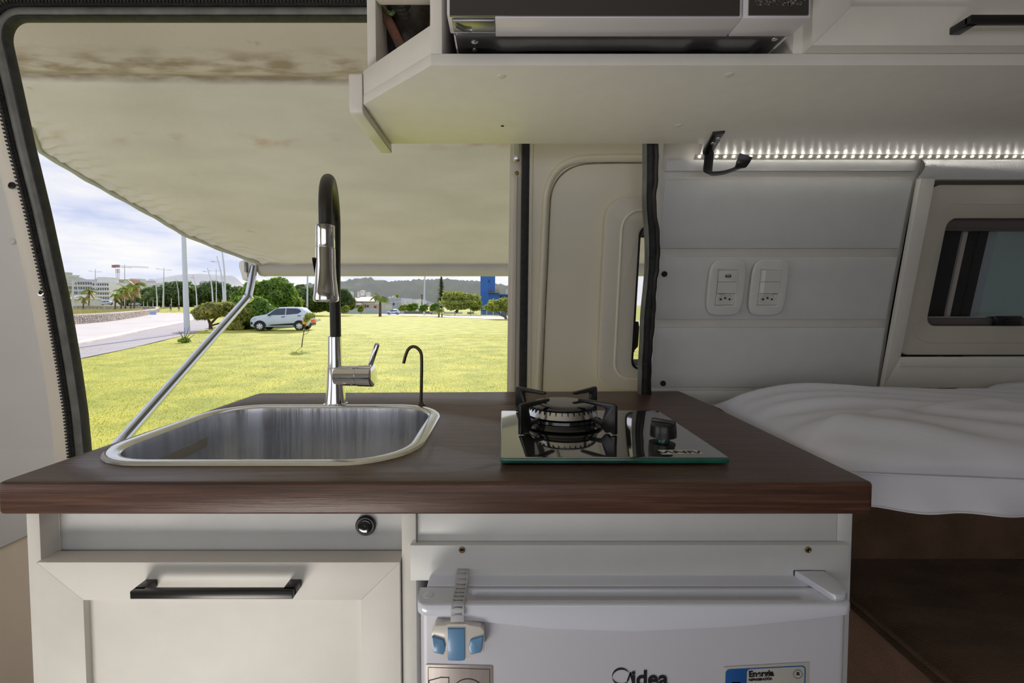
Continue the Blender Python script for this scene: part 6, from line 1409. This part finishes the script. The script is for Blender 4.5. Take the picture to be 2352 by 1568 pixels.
hill('distant_mountain', 2600, [(210,700),(235,652),(255,645),(275,641),(300,650),(350,648),(380,640),(410,635),(440,630),(470,629),(500,631),(535,633),(545,640),(560,655),(600,668),(680,690)], M('distant_mountain_rock', (.11,.13,.22), .95, var=.08, scale=.002), 500, 'pale mauve flat-topped mountain on the left skyline')
hill('left_hill', 650, [(60,640),(110,632),(150,627),(165,631),(185,634),(198,642),(220,655),(250,680)], hillm, 150, 'green hill above the far left apartment blocks', 4, 80)
rn = random.Random(3); V = []; nq = 9000; r = np.random.default_rng(8)
prx = [640,660,705,760,835,895,960,1020,1090,1168,1260]; pry = [700,676,658,660,645,654,650,648,652,664,670]
for k in range(nq):
    px = 650+r.random()*560; base = float(np.interp(px, prx, pry)); tt = r.random()**1.6; py = base-2.5+tt*(700-base)*.9; Y_ = 698-46*tt; c = P(px, py, Y_); s_ = 1.5+3.2*r.random()
    u = np.array([1,0,.1*r.normal()])*s_; w_ = np.array([0,0,1])*s_*.6; cc_ = np.array(c)
    an = r.random()*PI
    for j in range(3):
        o2 = r.normal(0, s_*.5, 3)*np.array([1,1,.5]); V += [cc_+o2-u, cc_+o2-w_, cc_+o2+u, cc_+o2+w_]
npmesh('hill_forest', V, np.arange(len(V)).reshape(-1,4), hillm, label='tree crowns covering the forested hill on the right skyline', cat='trees', kind='stuff')
hb2 = bmat('hill_house_white', (.60,.58,.60))
for i, (px, py, w_) in enumerate(((795,669,8),(805,671,7),(832,668,9),(845,672,8),(823,671,5),(905,680,9),(895,683,7),(1000,705,14),(990,700,8),(1080,716,14))):
    Yq = 651 if i < 7 else 130; a = P(px-w_/2, py, Yq); b = P(px+w_/2, py, Yq); hz_ = (5 if i < 7 else 8)/F*Yq
    t = thing('hillside_house', ['white house on the hill left end of the row','white house on the hill second of the row','widest white house on the hill','white house on the hill right of the widest','small white house between the hill houses','pale house above the warehouse, right one','pale house above the warehouse, left one','white low house behind the lamp mast','pale wall of a house right of the utility pole','grey shed left of the blue tower base'][i], 'house', ((a.x+b.x)/2, Yq, a.z-hz_), 'small distant houses')
    MB().box(a.x, b.x, Yq, Yq+8*(1 if i < 7 else .5), a.z-hz_*2.2, a.z).build('walls', hb2, t)
    m = MB(); zt3 = a.z+hz_*.35; m.hexa([Vector((a.x-.5,Yq-.5,a.z)),Vector((b.x+.5,Yq-.5,a.z)),Vector((b.x+.5,Yq+8,a.z)),Vector((a.x-.5,Yq+8,a.z))],[Vector((a.x+1,Yq+3.5,zt3)),Vector((b.x-1,Yq+3.5,zt3)),Vector((b.x-1,Yq+4.5,zt3)),Vector((a.x+1,Yq+4.5,zt3))]).build('roof', copem, t, smooth=0)
    MB().box((a.x*2+b.x)/3, (a.x*1.4+b.x*1.6)/3, Yq-.1, Yq+.1, a.z-hz_*.8, a.z-hz_*.3).build('window', wind, t)
# small blue board by the wall and litter
p = G(337, 717.5); p = P(352, 720, 60); o = MB().box(p.x-.38, p.x+.38, 59.9, 60, p.z-.15, p.z+.3).build('board', M('pale_blue_board',(.3,.45,.75),.6)); tag(o, 'small pale blue sign board at the end of the stone wall', 'sign')

# humid sea haze lying over the land beyond the park
hm = bpy.data.materials.new('haze'); hm.use_nodes = True; n = hm.node_tree.nodes; l = hm.node_tree.links; n.clear()
vs_ = n.new('ShaderNodeVolumeScatter'); vs_.inputs['Color'].default_value = (.86,.91,1,1); vs_.inputs['Density'].default_value = .00043; vs_.inputs['Anisotropy'].default_value = .35
ho = n.new('ShaderNodeOutputMaterial'); l.new(vs_.outputs[0], ho.inputs['Volume'])
MB().box(-3500, 2500, 196, 3100, -14, 78).build('haze', hm, smooth=0, kind='stuff', label='thin bright sea haze over the distant buildings and hills', cat='haze')
S.cycles.volume_bounces = 0
